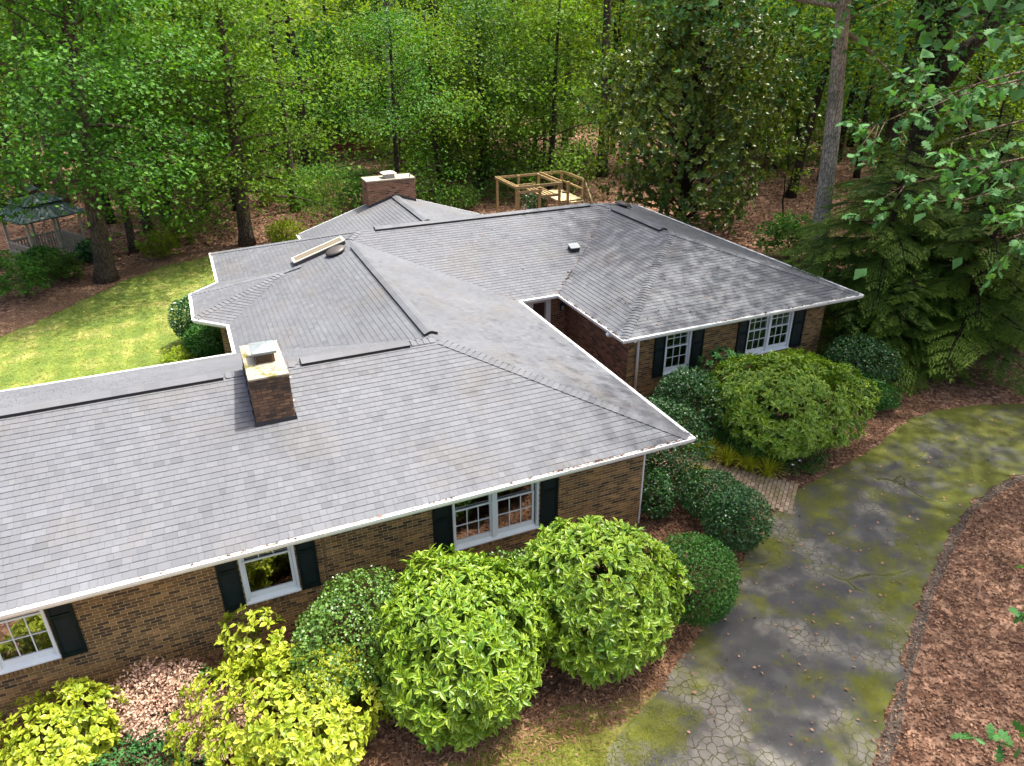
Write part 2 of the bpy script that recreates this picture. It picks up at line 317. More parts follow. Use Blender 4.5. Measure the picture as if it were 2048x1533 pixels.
# ------------------------------------------------------------------ mesh helpers
class MB:
    def __init__(s): s.V = []; s.F = []; s.n = 0; s.T = []; s.M = []; s.E = []
    def add(s, v, f, tint=0.5, m=0, edge=0.0):
        v = np.asarray(v, float); s.V.append(v)
        s.F += [[i+s.n for i in q] for q in f]; s.M += [m]*len(f)
        s.T.append(np.full(len(v), tint) if np.isscalar(tint) else np.asarray(tint)); s.E.append(np.full(len(v), edge) if np.isscalar(edge) else np.asarray(edge)); s.n += len(v)
        return s
    def box(s, lo, hi, tint=0.5, m=0, M=None, skip=()):
        x0, y0, z0 = lo; x1, y1, z1 = hi
        v = np.array([(x0, y0, z0), (x1, y0, z0), (x1, y1, z0), (x0, y1, z0), (x0, y0, z1), (x1, y0, z1), (x1, y1, z1), (x0, y1, z1)])
        f = {'b': (3, 2, 1, 0), 't': (4, 5, 6, 7), 'y-': (0, 1, 5, 4), 'x+': (1, 2, 6, 5), 'y+': (2, 3, 7, 6), 'x-': (3, 0, 4, 7)}
        if M is not None: v = v @ np.asarray(M)[:3, :3].T + np.asarray(M)[:3, 3]
        return s.add(v, [f[k] for k in f if k not in skip], tint, m)
    def obox(s, o, u, w, n, tint=0.5, m=0, back=False):
        """box from corner o along vectors u, w, n (n points out; the far face is at o+n)"""
        o, u, w, n = (np.asarray(q, float) for q in (o, u, w, n))
        v = [o, o+u, o+u+w, o+w, o+n, o+u+n, o+u+w+n, o+w+n]
        f = [(4, 5, 6, 7), (0, 1, 5, 4), (1, 2, 6, 5), (2, 3, 7, 6), (3, 0, 4, 7)]
        if back: f.append((3, 2, 1, 0))
        return s.add(v, f, tint, m)
    def tube(s, path, rad, n=6, tint=0.5, m=0, cap=True):
        path = np.asarray(path, float); k = len(path); rad = np.full(k, rad) if np.isscalar(rad) else np.asarray(rad)
        t = np.gradient(path, axis=0); t /= np.linalg.norm(t, axis=1)[:, None]+1e-9
        ref = np.array([1.0, 0, 0]) if abs(t[0][0]) < .8 else np.array([0, 1.0, 0])
        a = np.cross(t, ref); a /= np.linalg.norm(a, axis=1)[:, None]+1e-9; bb = np.cross(t, a)
        th = np.linspace(0, 2*PI, n, endpoint=False)
        v = (path[:, None] + rad[:, None, None]*(a[:, None]*np.cos(th)[None, :, None] + bb[:, None]*np.sin(th)[None, :, None])).reshape(-1, 3)
        f = [(i*n+j, i*n+(j+1) % n, (i+1)*n+(j+1) % n, (i+1)*n+j) for i in range(k-1) for j in range(n)]
        if cap: f += [tuple(range(n))[::-1], tuple(range((k-1)*n, k*n))]
        return s.add(v, f, tint, m)
    def mesh(s, name, mats, smooth=False):
        me = bpy.data.meshes.new(name)
        if not s.V: return me
        V = np.concatenate(s.V); me.vertices.add(len(V)); me.vertices.foreach_set('co', V.ravel())
        L = np.fromiter((i for q in s.F for i in q), dtype=np.int32); cnt = np.fromiter((len(q) for q in s.F), dtype=np.int32)
        me.loops.add(len(L)); me.loops.foreach_set('vertex_index', L)
        me.polygons.add(len(cnt)); me.polygons.foreach_set('loop_start', np.concatenate([[0], np.cumsum(cnt)[:-1]]).astype(np.int32))
        for x in mats: me.materials.append(MATS[x] if isinstance(x, str) else x)
        me.polygons.foreach_set('material_index', np.array(s.M, dtype=np.int32))
        me.polygons.foreach_set('use_smooth', np.full(len(cnt), smooth, dtype=bool))
        me.update(calc_edges=True)
        at = me.attributes.new('tint', 'FLOAT', 'POINT'); at.data.foreach_set('value', np.concatenate(s.T).astype(np.float32))
        ed = np.concatenate(s.E)
        if ed.any():
            at = me.attributes.new('edge', 'FLOAT', 'POINT'); at.data.foreach_set('value', ed.astype(np.float32))
        return me
    def build(s, name, mats, parent=None, smooth=False, kind=None, loc=None):
        return obj(name, s.mesh(name, mats if isinstance(mats, (list, tuple)) else [mats], smooth), parent, kind, loc)
def fast_mesh(name, V, F, T, mats, E=None, smooth=False):
    """V (n,3), F (k,c) equal-size faces"""
    me = bpy.data.meshes.new(name); me.vertices.add(len(V)); me.vertices.foreach_set('co', np.ascontiguousarray(V, dtype=np.float32).ravel())
    c = F.shape[1]; me.loops.add(F.size); me.loops.foreach_set('vertex_index', F.astype(np.int32).ravel())
    me.polygons.add(len(F)); me.polygons.foreach_set('loop_start', (np.arange(len(F))*c).astype(np.int32))
    for x in mats: me.materials.append(MATS[x])
    me.polygons.foreach_set('use_smooth', np.full(len(F), smooth, dtype=bool))
    me.update(calc_edges=True)
    at = me.attributes.new('tint', 'FLOAT', 'POINT'); at.data.foreach_set('value', T.astype(np.float32))
    if E is not None:
        at = me.attributes.new('edge', 'FLOAT', 'POINT'); at.data.foreach_set('value', E.astype(np.float32))
    return me
def obj(name, me, parent=None, kind=None, loc=None, mw=None):
    o = bpy.data.objects.new(name, me); COL.objects.link(o)
    if parent is not None: o.parent = parent
    if kind: o['kind'] = kind
    if loc is not None: o.location = loc
    if mw is not None: o.matrix_local = mw
    return o
def tag(o, label, cat, group=None):
    o['label'] = label; o['category'] = cat
    if group: o['group'] = group
    return o
def thing(name, label, cat, loc=(0, 0, 0), group=None, rz=0.0):
    o = bpy.data.objects.new(name, None); COL.objects.link(o); o.location = loc; o.rotation_euler = (0, 0, rz); o.empty_display_size = 0.3
    return tag(o, label, cat, group)
def basis(x, y, z, t):
    return Matrix(((x[0], y[0], z[0], t[0]), (x[1], y[1], z[1], t[1]), (x[2], y[2], z[2], t[2]), (0, 0, 0, 1)))
def nrm(v):
    v = np.asarray(v, float); return v/(np.linalg.norm(v)+1e-12)
# ================================================================== HOUSE
S = 0.3214; EZ = 2.73; A = 8.59; HA = A/2; KS = math.sqrt(1+S*S)
YC, YN = 9.239, 18.704; XW = -8.59; XEW, XEE, YES = 1.528, 10.376, 5.161
YCR, HC = 13.9715, 4.7325; XER, HE = 5.952, 4.424
house = thing('brick_house', 'rambling single-storey brick house under a grey shingled hip roof', 'house')
class Plane:
    def __init__(s, o, u, slope=S):           # o: plan point on the eave, u: plan direction along the eave (roof rises to its left)
        s.o = np.array([o[0], o[1], EZ]); s.u = np.array([u[0], u[1], 0.0]); iv = np.array([-u[1], u[0], 0.0])
        s.ks = math.sqrt(1+slope*slope); s.w = (iv + np.array([0, 0, slope]))/s.ks; s.n = np.cross(s.u, s.w); s.iv = iv
    def at(s, p): d = np.array([p[0], p[1], 0])-np.array([s.o[0], s.o[1], 0]); return d@s.u, (d@s.iv)*s.ks
    def pt(s, a, t, h=0.0): return s.o + a*s.u + t*s.w + h*s.n
def clip(poly, q):
    """Sutherland-Hodgman: poly clipped by convex CCW polygon q"""
    out = poly
    for i in range(len(q)):
        p0, p1 = q[i], q[(i+1) % len(q)]; inp, out = out, []
        if not inp: return []
        sd_ = lambda p: (p1[0]-p0[0])*(p[1]-p0[1]) - (p1[1]-p0[1])*(p[0]-p0[0])
        for j in range(len(inp)):
            a_, b_ = inp[j], inp[(j+1) % len(inp)]; da, db = sd_(a_), sd_(b_)
            if da >= -1e-9: out.append(a_)
            if (da > 1e-9 and db < -1e-9) or (da < -1e-9 and db > 1e-9):
                k = da/(da-db); out.append((a_[0]+k*(b_[0]-a_[0]), a_[1]+k*(b_[1]-a_[1])))
    return out
def area(p): return 0.5*sum(p[i][0]*p[(i+1) % len(p)][1]-p[(i+1) % len(p)][0]*p[i][1] for i in range(len(p)))
EXPO = 0.143
deck = MB(); field = MB(); singles = []
def roof_plane(pl, polys, shingles=True, hide=None):
    for poly in polys:
        q = [pl.at(p) for p in poly]
        if area(q) < 0: q = q[::-1]
        deck.add([pl.pt(a_, t_, -0.004) for a_, t_ in q], [tuple(range(len(q)))], 0.05)
        if not shingles: continue
        t1 = max(t_ for _, t_ in q); a0 = min(a_ for a_, _ in q)-.5; a1 = max(a_ for a_, _ in q)+.5
        for k in range(int(t1/EXPO)+1):
            r = random.Random(k*977+int(pl.o[0]*13)+int(pl.o[1]*7)+int(pl.u[0]*3)); x = -40 + r.random()*.3
            tlo, thi = k*EXPO - (0.02 if k == 0 else 0), (k+1)*EXPO
            while x < a1:
                wd = r.choice((.10, .13, .16, .19, .23)); ti = min(1, max(0, r.gauss(.52, .14))); hx = r.choice((0, .002, .005))
                if x+wd > a0:
                    g_ = 0.003
                    c = clip([(x+g_, tlo), (x+wd-g_, tlo), (x+wd-g_, thi), (x+g_, thi)], q if k else [(a_, t_ if t_ > 1e-6 else -0.05) for a_, t_ in q])
                    if len(c) > 2 and area(c) > 1e-4:
                        full = abs(area(c)-(wd-2*g_)*(thi-tlo)) < 1e-6 and k
                        if full and hide is not None: singles.append((pl, x+g_, tlo, wd, ti, hx))
                        else:
                            add_shingle(field, pl, c, tlo, thi, ti, hx)
                x += wd
def add_shingle(mb, pl, c, tlo, thi, ti, hx):
    hf = lambda t_: 0.001 + (0.0085+hx*.7)*(thi-t_)/(thi-tlo)
    top = [pl.pt(a_, t_, hf(t_)) for a_, t_ in c]
    v = list(top); f = [tuple(range(len(c)))]
    for j in range(len(c)):
        i2 = (j+1) % len(c)
        if abs(c[j][1]-tlo) < 1e-6 and abs(c[i2][1]-tlo) < 1e-6:
            b0 = len(v); v += [pl.pt(*c[j], -0.004), pl.pt(*c[i2], -0.004)]; f.append((j, b0, b0+1, i2))
    mb.add(v, f, ti)
P_ = Plane
NS = P_((-20, 0), (1, 0)); roof_plane(NS, [[(-20, 0), (0, 0), (-HA, HA), (-20, HA)]], hide=1)
NN = P_((0, A), (-1, 0)); roof_plane(NN, [[(-20, HA), (-HA, HA), (-A, A), (-20, A)]])
ME = P_((0, 0), (0, 1)); roof_plane(ME, [[(0, 0), (0, YC), (-HA, YC+HA), (-HA, HA)]])
MW = P_((XW, 20), (0, -1))
roof_plane(MW, [[(-A, A), (-HA, HA), (-HA, YC+HA), (-A, YC+HA)], [(-A, YC+HA), (-HA, YC+HA), (XW+HC, YCR), (-A, YN)]])
CS = P_((0, YC), (1, 0)); roof_plane(CS, [[(0, YC), (XEW, YC), (XER, YC+HE), (XEE-HC, YCR), (XW+HC, YCR), (-HA, YC+HA)]])
CN = P_((XEE, YN), (-1, 0)); roof_plane(CN, [[(XW, YN), (XW+HC, YCR), (XEE-HC, YCR), (XEE, YN)]])
EW = P_((XEW, YC), (0, -1)); roof_plane(EW, [[(XEW, YC), (XEW, YES), (XER, YES+HE), (XER, YC+HE)]])
ES = P_((XEW, YES), (1, 0)); roof_plane(ES, [[(XEW, YES), (XEE, YES), (XER, YES+HE)]])
EE = P_((XEE, YES), (0, 1)); roof_plane(EE, [[(XEE, YES), (XEE, YC+HE), (XER, YC+HE), (XER, YES+HE)], [(XEE, YC+HE), (XEE, YN), (XEE-HC, YCR), (XER, YC+HE)]])
# back gable wing
BX0, BX1, BXR, BY = -5.1, 3.0, -1.05, 20.1; BH = S*(BXR-BX0)
yb0 = YN-(BXR-BX0)                                     # where its ridge dies into the north plane
BW = P_((BX0, BY), (0, -1)); roof_plane(BW, [[(BX0, BY), (BX0, YN), (BXR, yb0), (BXR, BY)]])
BE = P_((BX1, YN), (0, 1)); roof_plane(BE, [[(BX1, YN), (BX1, BY), (BXR, BY), (BXR, yb0)]])
# bay roof: planes that are not in the 45 degree scheme are given by three points
b0, b1, b2, b3 = (-9.5, 14.14), (-9.5, 11.80), (-8.59, 10.89), (-8.59, 15.05)
apx = (-6.55, 13.15); BAYH = S*(apx[0]-XW)
for e0, e1 in ((b0, b1), (b1, b2), (b3, b0)):
    ud = nrm(np.subtract(e1, e0)); dist = float(np.array([-ud[1], ud[0]])@np.subtract(apx, e0))
    pl = Plane(e0, ud, BAYH/dist); pl.o = pl.o+np.array([0, 0, .006]); roof_plane(pl, [[e0, e1, apx]])
roof = deck.build('roof', 'shingle', house)
# the shingles nearest the camera, each by itself
def campt(s_): return np.linalg.norm(s_[0].pt(s_[1]+s_[3]/2, s_[2]+EXPO/2)-CAM)
def inframe(s_): p = s_[0].pt(s_[1]+s_[3]/2, s_[2]); return p[0] > -12.9 - 0.28*p[1]
singles.sort(key=lambda s_: campt(s_) if inframe(s_) else 1e3+campt(s_))
shmesh = {}
class LP:
    def pt(s, a, t, h=0.0): return np.array([a, t, h])
for pl, x, tlo, wd, ti, hx in singles[:296]:
    key = (wd, int(ti*6), hx)
    if key not in shmesh:
        mb = MB(); w_ = wd-.006; add_shingle(mb, LP(), [(0, 0), (w_, 0), (w_, EXPO), (0, EXPO)], 0, EXPO, (int(ti*6)+.5)/6, hx); shmesh[key] = mb.mesh('shingle', ['shingle'])
    obj('shingle', shmesh[key], roof, mw=basis(pl.u, pl.w, pl.n, pl.pt(x, tlo)))
for pl, x, tlo, wd, ti, hx in singles[296:]:
    add_shingle(field, pl, [(x, tlo), (x+wd-.006, tlo), (x+wd-.006, tlo+EXPO), (x, tlo+EXPO)], tlo, tlo+EXPO, ti, hx)
field.build('shingle_covering', 'shingle', roof, kind='stuff')
# caps
capmesh = {}
def cap_mesh(k, ti, w=.15, L=.145):
    key = (round(k, 3), ti)
    if key not in capmesh:
        mb = MB(); z0, z1 = .036, .018
        v = [(0, -w, -w*k+z0), (0, 0, z0), (0, w, -w*k+z0), (L, -w, -w*k+z1), (L, 0, z1), (L, w, -w*k+z1),
             (0, -w, -w*k+.0), (0, 0, .004), (0, w, -w*k+.0), (L, -w, -w*k), (L, w, -w*k)]
        mb.add(v, [(0, 3, 4, 1), (1, 4, 5, 2), (6, 0, 1, 7), (7, 1, 2, 8), (6, 9, 3, 0), (2, 5, 10, 8)], ti); capmesh[key] = mb.mesh('ridge_cap', ['shingle'])
    return capmesh[key]
def caps(p0, p1, k, stuff=None):
    p0, p1 = np.array(p0, float), np.array(p1, float); d = p1-p0; L = np.linalg.norm(d); x = d/L
    y = nrm(np.cross((0, 0, 1), x)); z = np.cross(x, y)
    for i in range(int(L/.145)):
        obj('ridge_cap', cap_mesh(k, random.choice((.35, .5, .62, .75))), roof, mw=basis(x, y, z, p0+x*(i*.145)))
zr = EZ+S*HA; KH = S/math.sqrt(2)
caps((0, 0, EZ), (-HA, HA, zr), KH)
caps((XEW, YES, EZ), (XER, YES+HE, EZ+S*HE), KH)
caps((XEE, YES, EZ), (XER, YES+HE, EZ+S*HE), KH)
caps((XW, YN, EZ), (XW+HC, YCR, EZ+S*HC), KH)
caps((-HA, YC+HA, zr), (XW+HC, YCR, EZ+S*HC), KH)
caps((-9.5, 14.14, EZ), (apx[0], apx[1], EZ+BAYH), .12); caps((-9.5, 11.8, EZ), (apx[0], apx[1], EZ+BAYH), .12); caps((*apx, EZ+BAYH), (-5.9, 12.95, EZ+S*(-5.9-XW)+.01), .02)
caps((-9.0, HA, zr), (-7.45, HA, zr), S); caps((-4.9, HA, zr), (-HA, HA, zr), S)
caps((5.2, YCR, EZ+S*HC), (XEE-HC, YCR, EZ+S*HC), S); caps((XER, YC+HE, EZ+S*HE), (XEE-HC, YCR, EZ+S*HC), KH); caps((XEE, YN, EZ), (XEE-HC, YCR, EZ+S*HC), KH)
def ridge_vent(p0, p1, w=.17):
    p0, p1 = np.array(p0, float), np.array(p1, float); d = p1-p0; L = np.linalg.norm(d); x = d/L; y = nrm(np.cross((0, 0, 1), x)); z = np.array([0, 0, 1.0])
    mb = MB(); n = max(1, int(L/.30)); h = .075
    for i in range(n):
        a_, b_ = i*L/n, (i+1)*L/n; q = lambda s_, yy, zz: p0+x*s_+y*yy+z*zz
        zz = h - w*S
        mb.add([q(a_, -w, zz), q(b_, -w, zz), q(b_, -.04, h), q(a_, -.04, h), q(a_, .04, h), q(b_, .04, h), q(b_, w, zz), q(a_, w, zz)],
               [(0, 1, 2, 3), (3, 2, 5, 4), (4, 5, 6, 7)], random.choice((.3, .42, .5, .6)))
    q = lambda s_, yy, zz: p0+x*s_+y*yy+z*zz
    for sg in (-1, 1):
        mb.add([q(0, sg*w, -w*S-.01), q(L, sg*w, -w*S-.01), q(L, sg*w, h-w*S-.006), q(0, sg*w, h-w*S-.006)], [(0, 1, 2, 3)], .5, 1)
    for s_ in (0, L):
        mb.add([q(s_, -w, -w*S-.02), q(s_, w, -w*S-.02), q(s_, w, h-w*S), q(s_, 0, h), q(s_, -w, h-w*S)], [(0, 1, 2, 3, 4)], .5, 1)
    mb.build('ridge_vent', ['shingle', 'vent_black'], roof)
ridge_vent((-20, HA, zr), (-9.05, HA, zr)); ridge_vent((-7.42, HA, zr), (-4.95, HA, zr)); ridge_vent((-HA, 4.6, zr), (-HA, 12.6, zr))
ridge_vent((-3.3, YCR, EZ+S*HC), (5.15, YCR, EZ+S*HC)); ridge_vent((XER, 10.0, EZ+S*HE), (XER, 13.3, EZ+S*HE)); ridge_vent((BXR, 15.0, EZ+BH), (BXR, 19.35, EZ+BH))

# eaves: soffit with fascia, gutter
def sweep(path, prof, name, m, parent, kind=None, one=True, closed=True):
    path = [np.array(p, float) for p in path]; n = len(path); nd_ = []
    for i in range(n-1):
        d = nrm(path[i+1]-path[i]); nd_.append(np.array([d[1], -d[0]]))
    off = []
    for i in range(n):
        if i == 0: off.append(nd_[0])
        elif i == n-1: off.append(nd_[-1])
        else:
            mm = nd_[i-1]+nd_[i]; off.append(mm/(mm@nd_[i]))
    k = len(prof)
    def seg(mb, i):
        v = [(*(path[j]+off[j]*d), z) for j in (i, i+1) for d, z in prof]
        f = [(a_, k+a_, k+(a_+1) % k, (a_+1) % k) for a_ in range(k if closed else k-1)]
        mb.add(v, f)
    if one:
        mb = MB()
        for i in range(n-1): seg(mb, i)
        return mb.build(name, m, parent)
    for i in range(n-1):
        mb = MB(); seg(mb, i)
        if closed and i in (0, n-2):
            j = 0 if i == 0 else n-1; mb.add([(*(path[j]+off[j]*d), z) for d, z in prof], [tuple(range(k))])
        mb.build(name, m, parent)
path1 = [(-20, 0), (0, 0), (0, YC), (XEW, YC), (XEW, YES), (XEE, YES), (XEE, YN), (BX1, YN), (BX1, BY)]
path2 = [(BX0, BY), (BX0, YN), (XW, YN), b3, b0, b1, b2, (XW, A), (-20, A)]
GUT = [(0.002, 2.722), (0.002, 2.60), (.072, 2.60), (.105, 2.655), (.118, 2.722), (.108, 2.728), (.094, 2.722), (.085, 2.675), (.014, 2.675), (.014, 2.722)]
for pth in (path1, path2):
    sweep(pth, [(-.72, 2.585), (0.0, 2.585), (0.0, 2.712)], 'soffit', 'soffit_paint', house, closed=False)
    sweep(pth, GUT, 'gutter', 'gutter_metal', house, one=False)
# gable end of the back wing
mb = MB(); mb.add([(BX0, BY-.3, 2.45), (BX1, BY-.3, 2.45), (BX1, BY-.3, EZ), (BXR, BY-.3, EZ+BH-.02), (BX0, BY-.3, EZ)], [(0, 1, 2, 3, 4)])
mb.build('gable', 'soffit_paint', house)
mb = MB()
for xe in (BX0, BX1):
    mb.add([(xe, BY+.02, EZ-.14), (BXR, BY+.02, EZ+BH-.14), (BXR, BY+.02, EZ+BH+.015), (xe, BY+.02, EZ+.015), (xe, BY-.01, EZ-.14), (BXR, BY-.01, EZ+BH-.14), (BXR, BY-.01, EZ+BH+.015), (xe, BY-.01, EZ+.015)], [(0, 1, 2, 3), (7, 6, 5, 4), (3, 2, 6, 7), (0, 4, 5, 1)])
mb.build('rake_board', 'white_paint', house)

# ------------------------------------------------------------------ walls
BRX, BRZ = 0.203, 0.0677
brick_unit = {}
def wall(o, u, L, n, openings=(), mname='brick', z1=2.60, singles_in=None, mort='mortar'):
    o2, u2, n2 = np.array(o, float), np.array(u, float), np.array(n, float)
    P = lambda a_, z, d=0.0: np.array([*(o2+u2*a_+n2*d), z])
    ops = [(p0, p1, q0, q1) for p0, p1, q0, q1 in openings]
    us = sorted({0.0, L, *[x for q in ops for x in q[:2]]}); zs = sorted({-0.3, z1, *[x for q in ops for x in q[2:]]})
    mb = MB()
    for i in range(len(us)-1):
        for j in range(len(zs)-1):
            cx, cz = (us[i]+us[i+1])/2, (zs[j]+zs[j+1])/2
            if any(p0 < cx < p1 and q0 < cz < q1 for p0, p1, q0, q1 in ops): continue
            mb.add([P(us[i], zs[j]), P(us[i+1], zs[j]), P(us[i+1], zs[j+1]), P(us[i], zs[j+1])], [(0, 1, 2, 3)])
    for p0, p1, q0, q1 in ops:
        for c in (((p0, q0), (p1, q0)), ((p1, q0), (p1, q1)), ((p1, q1), (p0, q1)), ((p0, q1), (p0, q0))):
            mb.add([P(*c[0]), P(*c[1]), P(*c[1], -.12), P(*c[0], -.12)], [(0, 1, 2, 3)])
    w = mb.build('wall', mort, house)
    fld = MB(); rows = int((z1+.1)/BRZ)
    r = random.Random(int(o2[0]*31+o2[1]*17))
    for k in range(rows):
        z = -.1 + k*BRZ
        off = (k % 2)*BRX/2
        a_ = -off
        while a_ < L:
            segs = [(max(0, a_), min(L, a_+BRX-.013))]; full = segs[0][1]-segs[0][0] > BRX-.014
            for p0, p1, q0, q1 in ops:
                if z+BRZ-.012 > q0 and z < q1:
                    new = []
                    for s0, s1 in segs:
                        if s1 <= p0 or s0 >= p1: new.append((s0, s1)); continue
                        if s0 < p0: new.append((s0, p0-.004))
                        if s1 > p1: new.append((p1+.004, s1))
                    if new != segs: full = False
                    segs = new
            for s0, s1 in segs:
                if s1-s0 < .025: continue
                ti = min(1, max(0, r.gauss(.48, .24))); dp = .007+r.random()*.004
                if r.random() < .12: ti = r.random()*.12
                if singles_in and full and singles_in[0] < s0 < singles_in[1] and singles_in[2] < z < singles_in[3]:
                    kk = int(ti*8)
                    if (mname, kk) not in brick_unit:
                        q = MB(); q.obox((0, 0, 0), (BRX-.013, 0, 0), (0, BRZ-.015, 0), (0, 0, .009), (kk+.5)/8); brick_unit[(mname, kk)] = q.mesh('brick', [mname])
                    obj('brick', brick_unit[(mname, kk)], w, mw=basis((*u2, 0), (0, 0, 1), (*n2, 0), P(s0, z)))
                else:
                    fld.obox(P(s0, z), (*(u2*(s1-s0)), 0), (0, 0, BRZ-.015), (*(n2*dp), 0), ti)
            a_ += BRX
    if fld.V: fld.build('brickwork', mname, w, kind='stuff')
    return w
def window(o, u, n, x0, x1, z0, z1, sashes, rail, glass=None, low=(3, 2), high=(3, 2), inner_sheets=None, mname='brick', head=2.42):
    """double-hung window on a wall; x along u from o; returns the window part"""
    o2, u2, n2 = np.array(o, float), np.array(u, float), np.array(n, float)
    P = lambda a_, z, d=0.0: np.array([*(o2+u2*a_+n2*d), z])
    U = np.array([*u2, 0]); N_ = np.array([*n2, 0]); Z = np.array([0, 0, 1.0])
    bx = lambda mb, a0, a1, q0, q1, d0, d1: mb.obox(P(a0, q0, d0), U*(a1-a0), Z*(q1-q0), N_*(d1-d0))
    fr = MB(); fw_ = .055
    bx(fr, x0, x0+fw_, z0, z1, -.10, .012); bx(fr, x1-fw_, x1, z0, z1, -.10, .012); bx(fr, x0+fw_, x1-fw_, z1-fw_, z1, -.10, .010)
    k = len(sashes)
    for i in range(k-1):
        a0, a1 = sashes[i][1], sashes[i+1][0]; bx(fr, a0+.045, a1-.045, z0+.04, z1-fw_, -.10, .004)
    W_ = fr.build('window', 'shade_tinted_paint', house)
    sl = MB()
    v = [P(x0-.01, z0, -.10), P(x1+.01, z0, -.10), P(x1+.01, z0, .045), P(x0-.01, z0, .045), P(x0-.01, z0+.085, -.10), P(x1+.01, z0+.085, -.10), P(x1+.01, z0+.03, .045), P(x0-.01, z0+.03, .045)]
    sl.add(v, [(4, 7, 6, 5), (3, 2, 6, 7), (2, 1, 5, 6), (0, 3, 7, 4)]); sl.build('sill', 'shade_tinted_paint', W_)
    for (g0, g1) in sashes:
        gz0 = z0+.085+.13; sw = .05
        for (q0, q1, dep, mun) in ((gz0-.13, rail+.03, -.045, low), (rail-.02, z1-fw_, -.075, high)):
            lo = .11 if dep == -.045 else .035
            sh = MB()
            bx(sh, g0-sw, g0, q0, q1, dep-.03, dep); bx(sh, g1, g1+sw, q0, q1, dep-.03, dep); bx(sh, g0, g1, q0, q0+lo, dep-.03, dep-.001); bx(sh, g0, g1, q1-.035, q1, dep-.03, dep-.001)
            sh.build('sash', 'shade_tinted_paint', W_)
            gm = MB(); gm.add([P(g0, q0+lo, dep-.02), P(g1, q0+lo, dep-.02), P(g1, q1-.035, dep-.02), P(g0, q1-.035, dep-.02)], [(0, 1, 2, 3)]); gm.build('pane', 'window_glass', W_)
            if mun:
                c_, r_ = mun
                for i in range(1, c_):
                    mm = MB(); xx = g0+(g1-g0)*i/c_; bx(mm, xx-.009, xx+.009, q0+lo, q1-.035, dep-.018, dep-.006); mm.build('muntin', 'shade_tinted_paint', W_)
                for i in range(1, r_):
                    mm = MB(); zz = q0+lo+(q1-.035-q0-lo)*i/r_; bx(mm, g0, g1, zz-.009, zz+.009, dep-.018, dep-.005); mm.build('muntin', 'shade_tinted_paint', W_)
    # the room behind
    ib = MB(); d0, d1 = -.122, -2.2
    ib.add([P(x0-.3, .2, d0), P(x1+.3, .2, d0), P(x1+.3, 2.45, d0), P(x0-.3, 2.45, d0), P(x0-.3, .2, d1), P(x1+.3, .2, d1), P(x1+.3, 2.45, d1), P(x0-.3, 2.45, d1)],
           [(4, 5, 6, 7), (0, 1, 5, 4), (3, 7, 6, 2), (0, 4, 7, 3), (1, 2, 6, 5)])
    ib.build('room_interior', 'interior', W_)
    if inner_sheets:
        for (a0, a1, q0, q1, mm_) in inner_sheets:
            cb = MB(); nn = 10
            for i in range(nn):
                aa, ab = a0+(a1-a0)*i/nn, a0+(a1-a0)*(i+1)/nn; da, db = -.24-.04*(i % 2), -.24-.04*((i+1) % 2)
                cb.add([P(aa, q0, da), P(ab, q0, db), P(ab, q1, db), P(aa, q1, da)], [(0, 1, 2, 3)])
            cb.build('curtain_and_reflection', mm_, W_)
    # rowlock sill course, each brick by itself
    nr = max(1, int(round((x1-x0+.04)/.0677))); st = (x1-x0+.04)/nr
    tint_m = {}
    for i in range(nr):
        ti = min(1, max(.05, random.gauss(.42, .2))); kk = int(ti*6)
        if kk not in tint_m:
            q = MB(); q.obox((0, 0, 0), (st-.011, 0, 0), (0, .10, 0), (0, 0, .035), (kk+.5)/6); tint_m[kk] = q.mesh('sill_brick', [mname])
        obj('sill_brick', tint_m[kk], W_, mw=basis((*u2, 0), (0, 0, 1), (*n2, 0), P(x0-.02+i*st, z0-.107)))
    return W_
def shutter(o, u, n, x0, x1, z0, z1, zr_=1.75):
    o2, u2, n2 = np.array(o, float), np.array(u, float), np.array(n, float)
    P = lambda a_, z, d=0.0: np.array([*(o2+u2*a_+n2*d), z]); U = np.array([*u2, 0]); N_ = np.array([*n2, 0]); Z = np.array([0, 0, 1.0])
    mb = MB(); st = .048; d0, d1 = .014, .052
    bx = lambda mb, a0, a1, q0, q1, e0, e1: mb.obox(P(a0, q0, e0), U*(a1-a0), Z*(q1-q0), N_*(e1-e0))
    bx(mb, x0, x0+st, z0, z1, d0, d1); bx(mb, x1-st, x1, z0, z1, d0, d1)
    for q0, q1 in ((z0, z0+.09), (zr_-.03, zr_+.03), (z1-.07, z1)): bx(mb, x0+st, x1-st, q0, q1, d0, d1-.002)
    bx(mb, x0+st, x1-st, z0+.09, z1-.07, d0, d0+.006)
    sh = mb.build('shutter', 'shutter_paint', house)
    q = MB(); wl = x1-x0-2*st
    q.add([(0, 0, .012), (wl, 0, .012), (wl, .034, .004), (0, .034, .004), (0, -.004, .006), (wl, -.004, .006)], [(0, 1, 2, 3), (4, 5, 1, 0)]); sm_ = q.mesh('slat', ['shutter_paint'])
    z = z0+.10
    while z < z1-.10:
        if not (zr_-.066 < z < zr_+.03): obj('slat', sm_, sh, mw=basis(U, Z, N_, P(x0+st, z, .022)))
        z += .036
    return sh
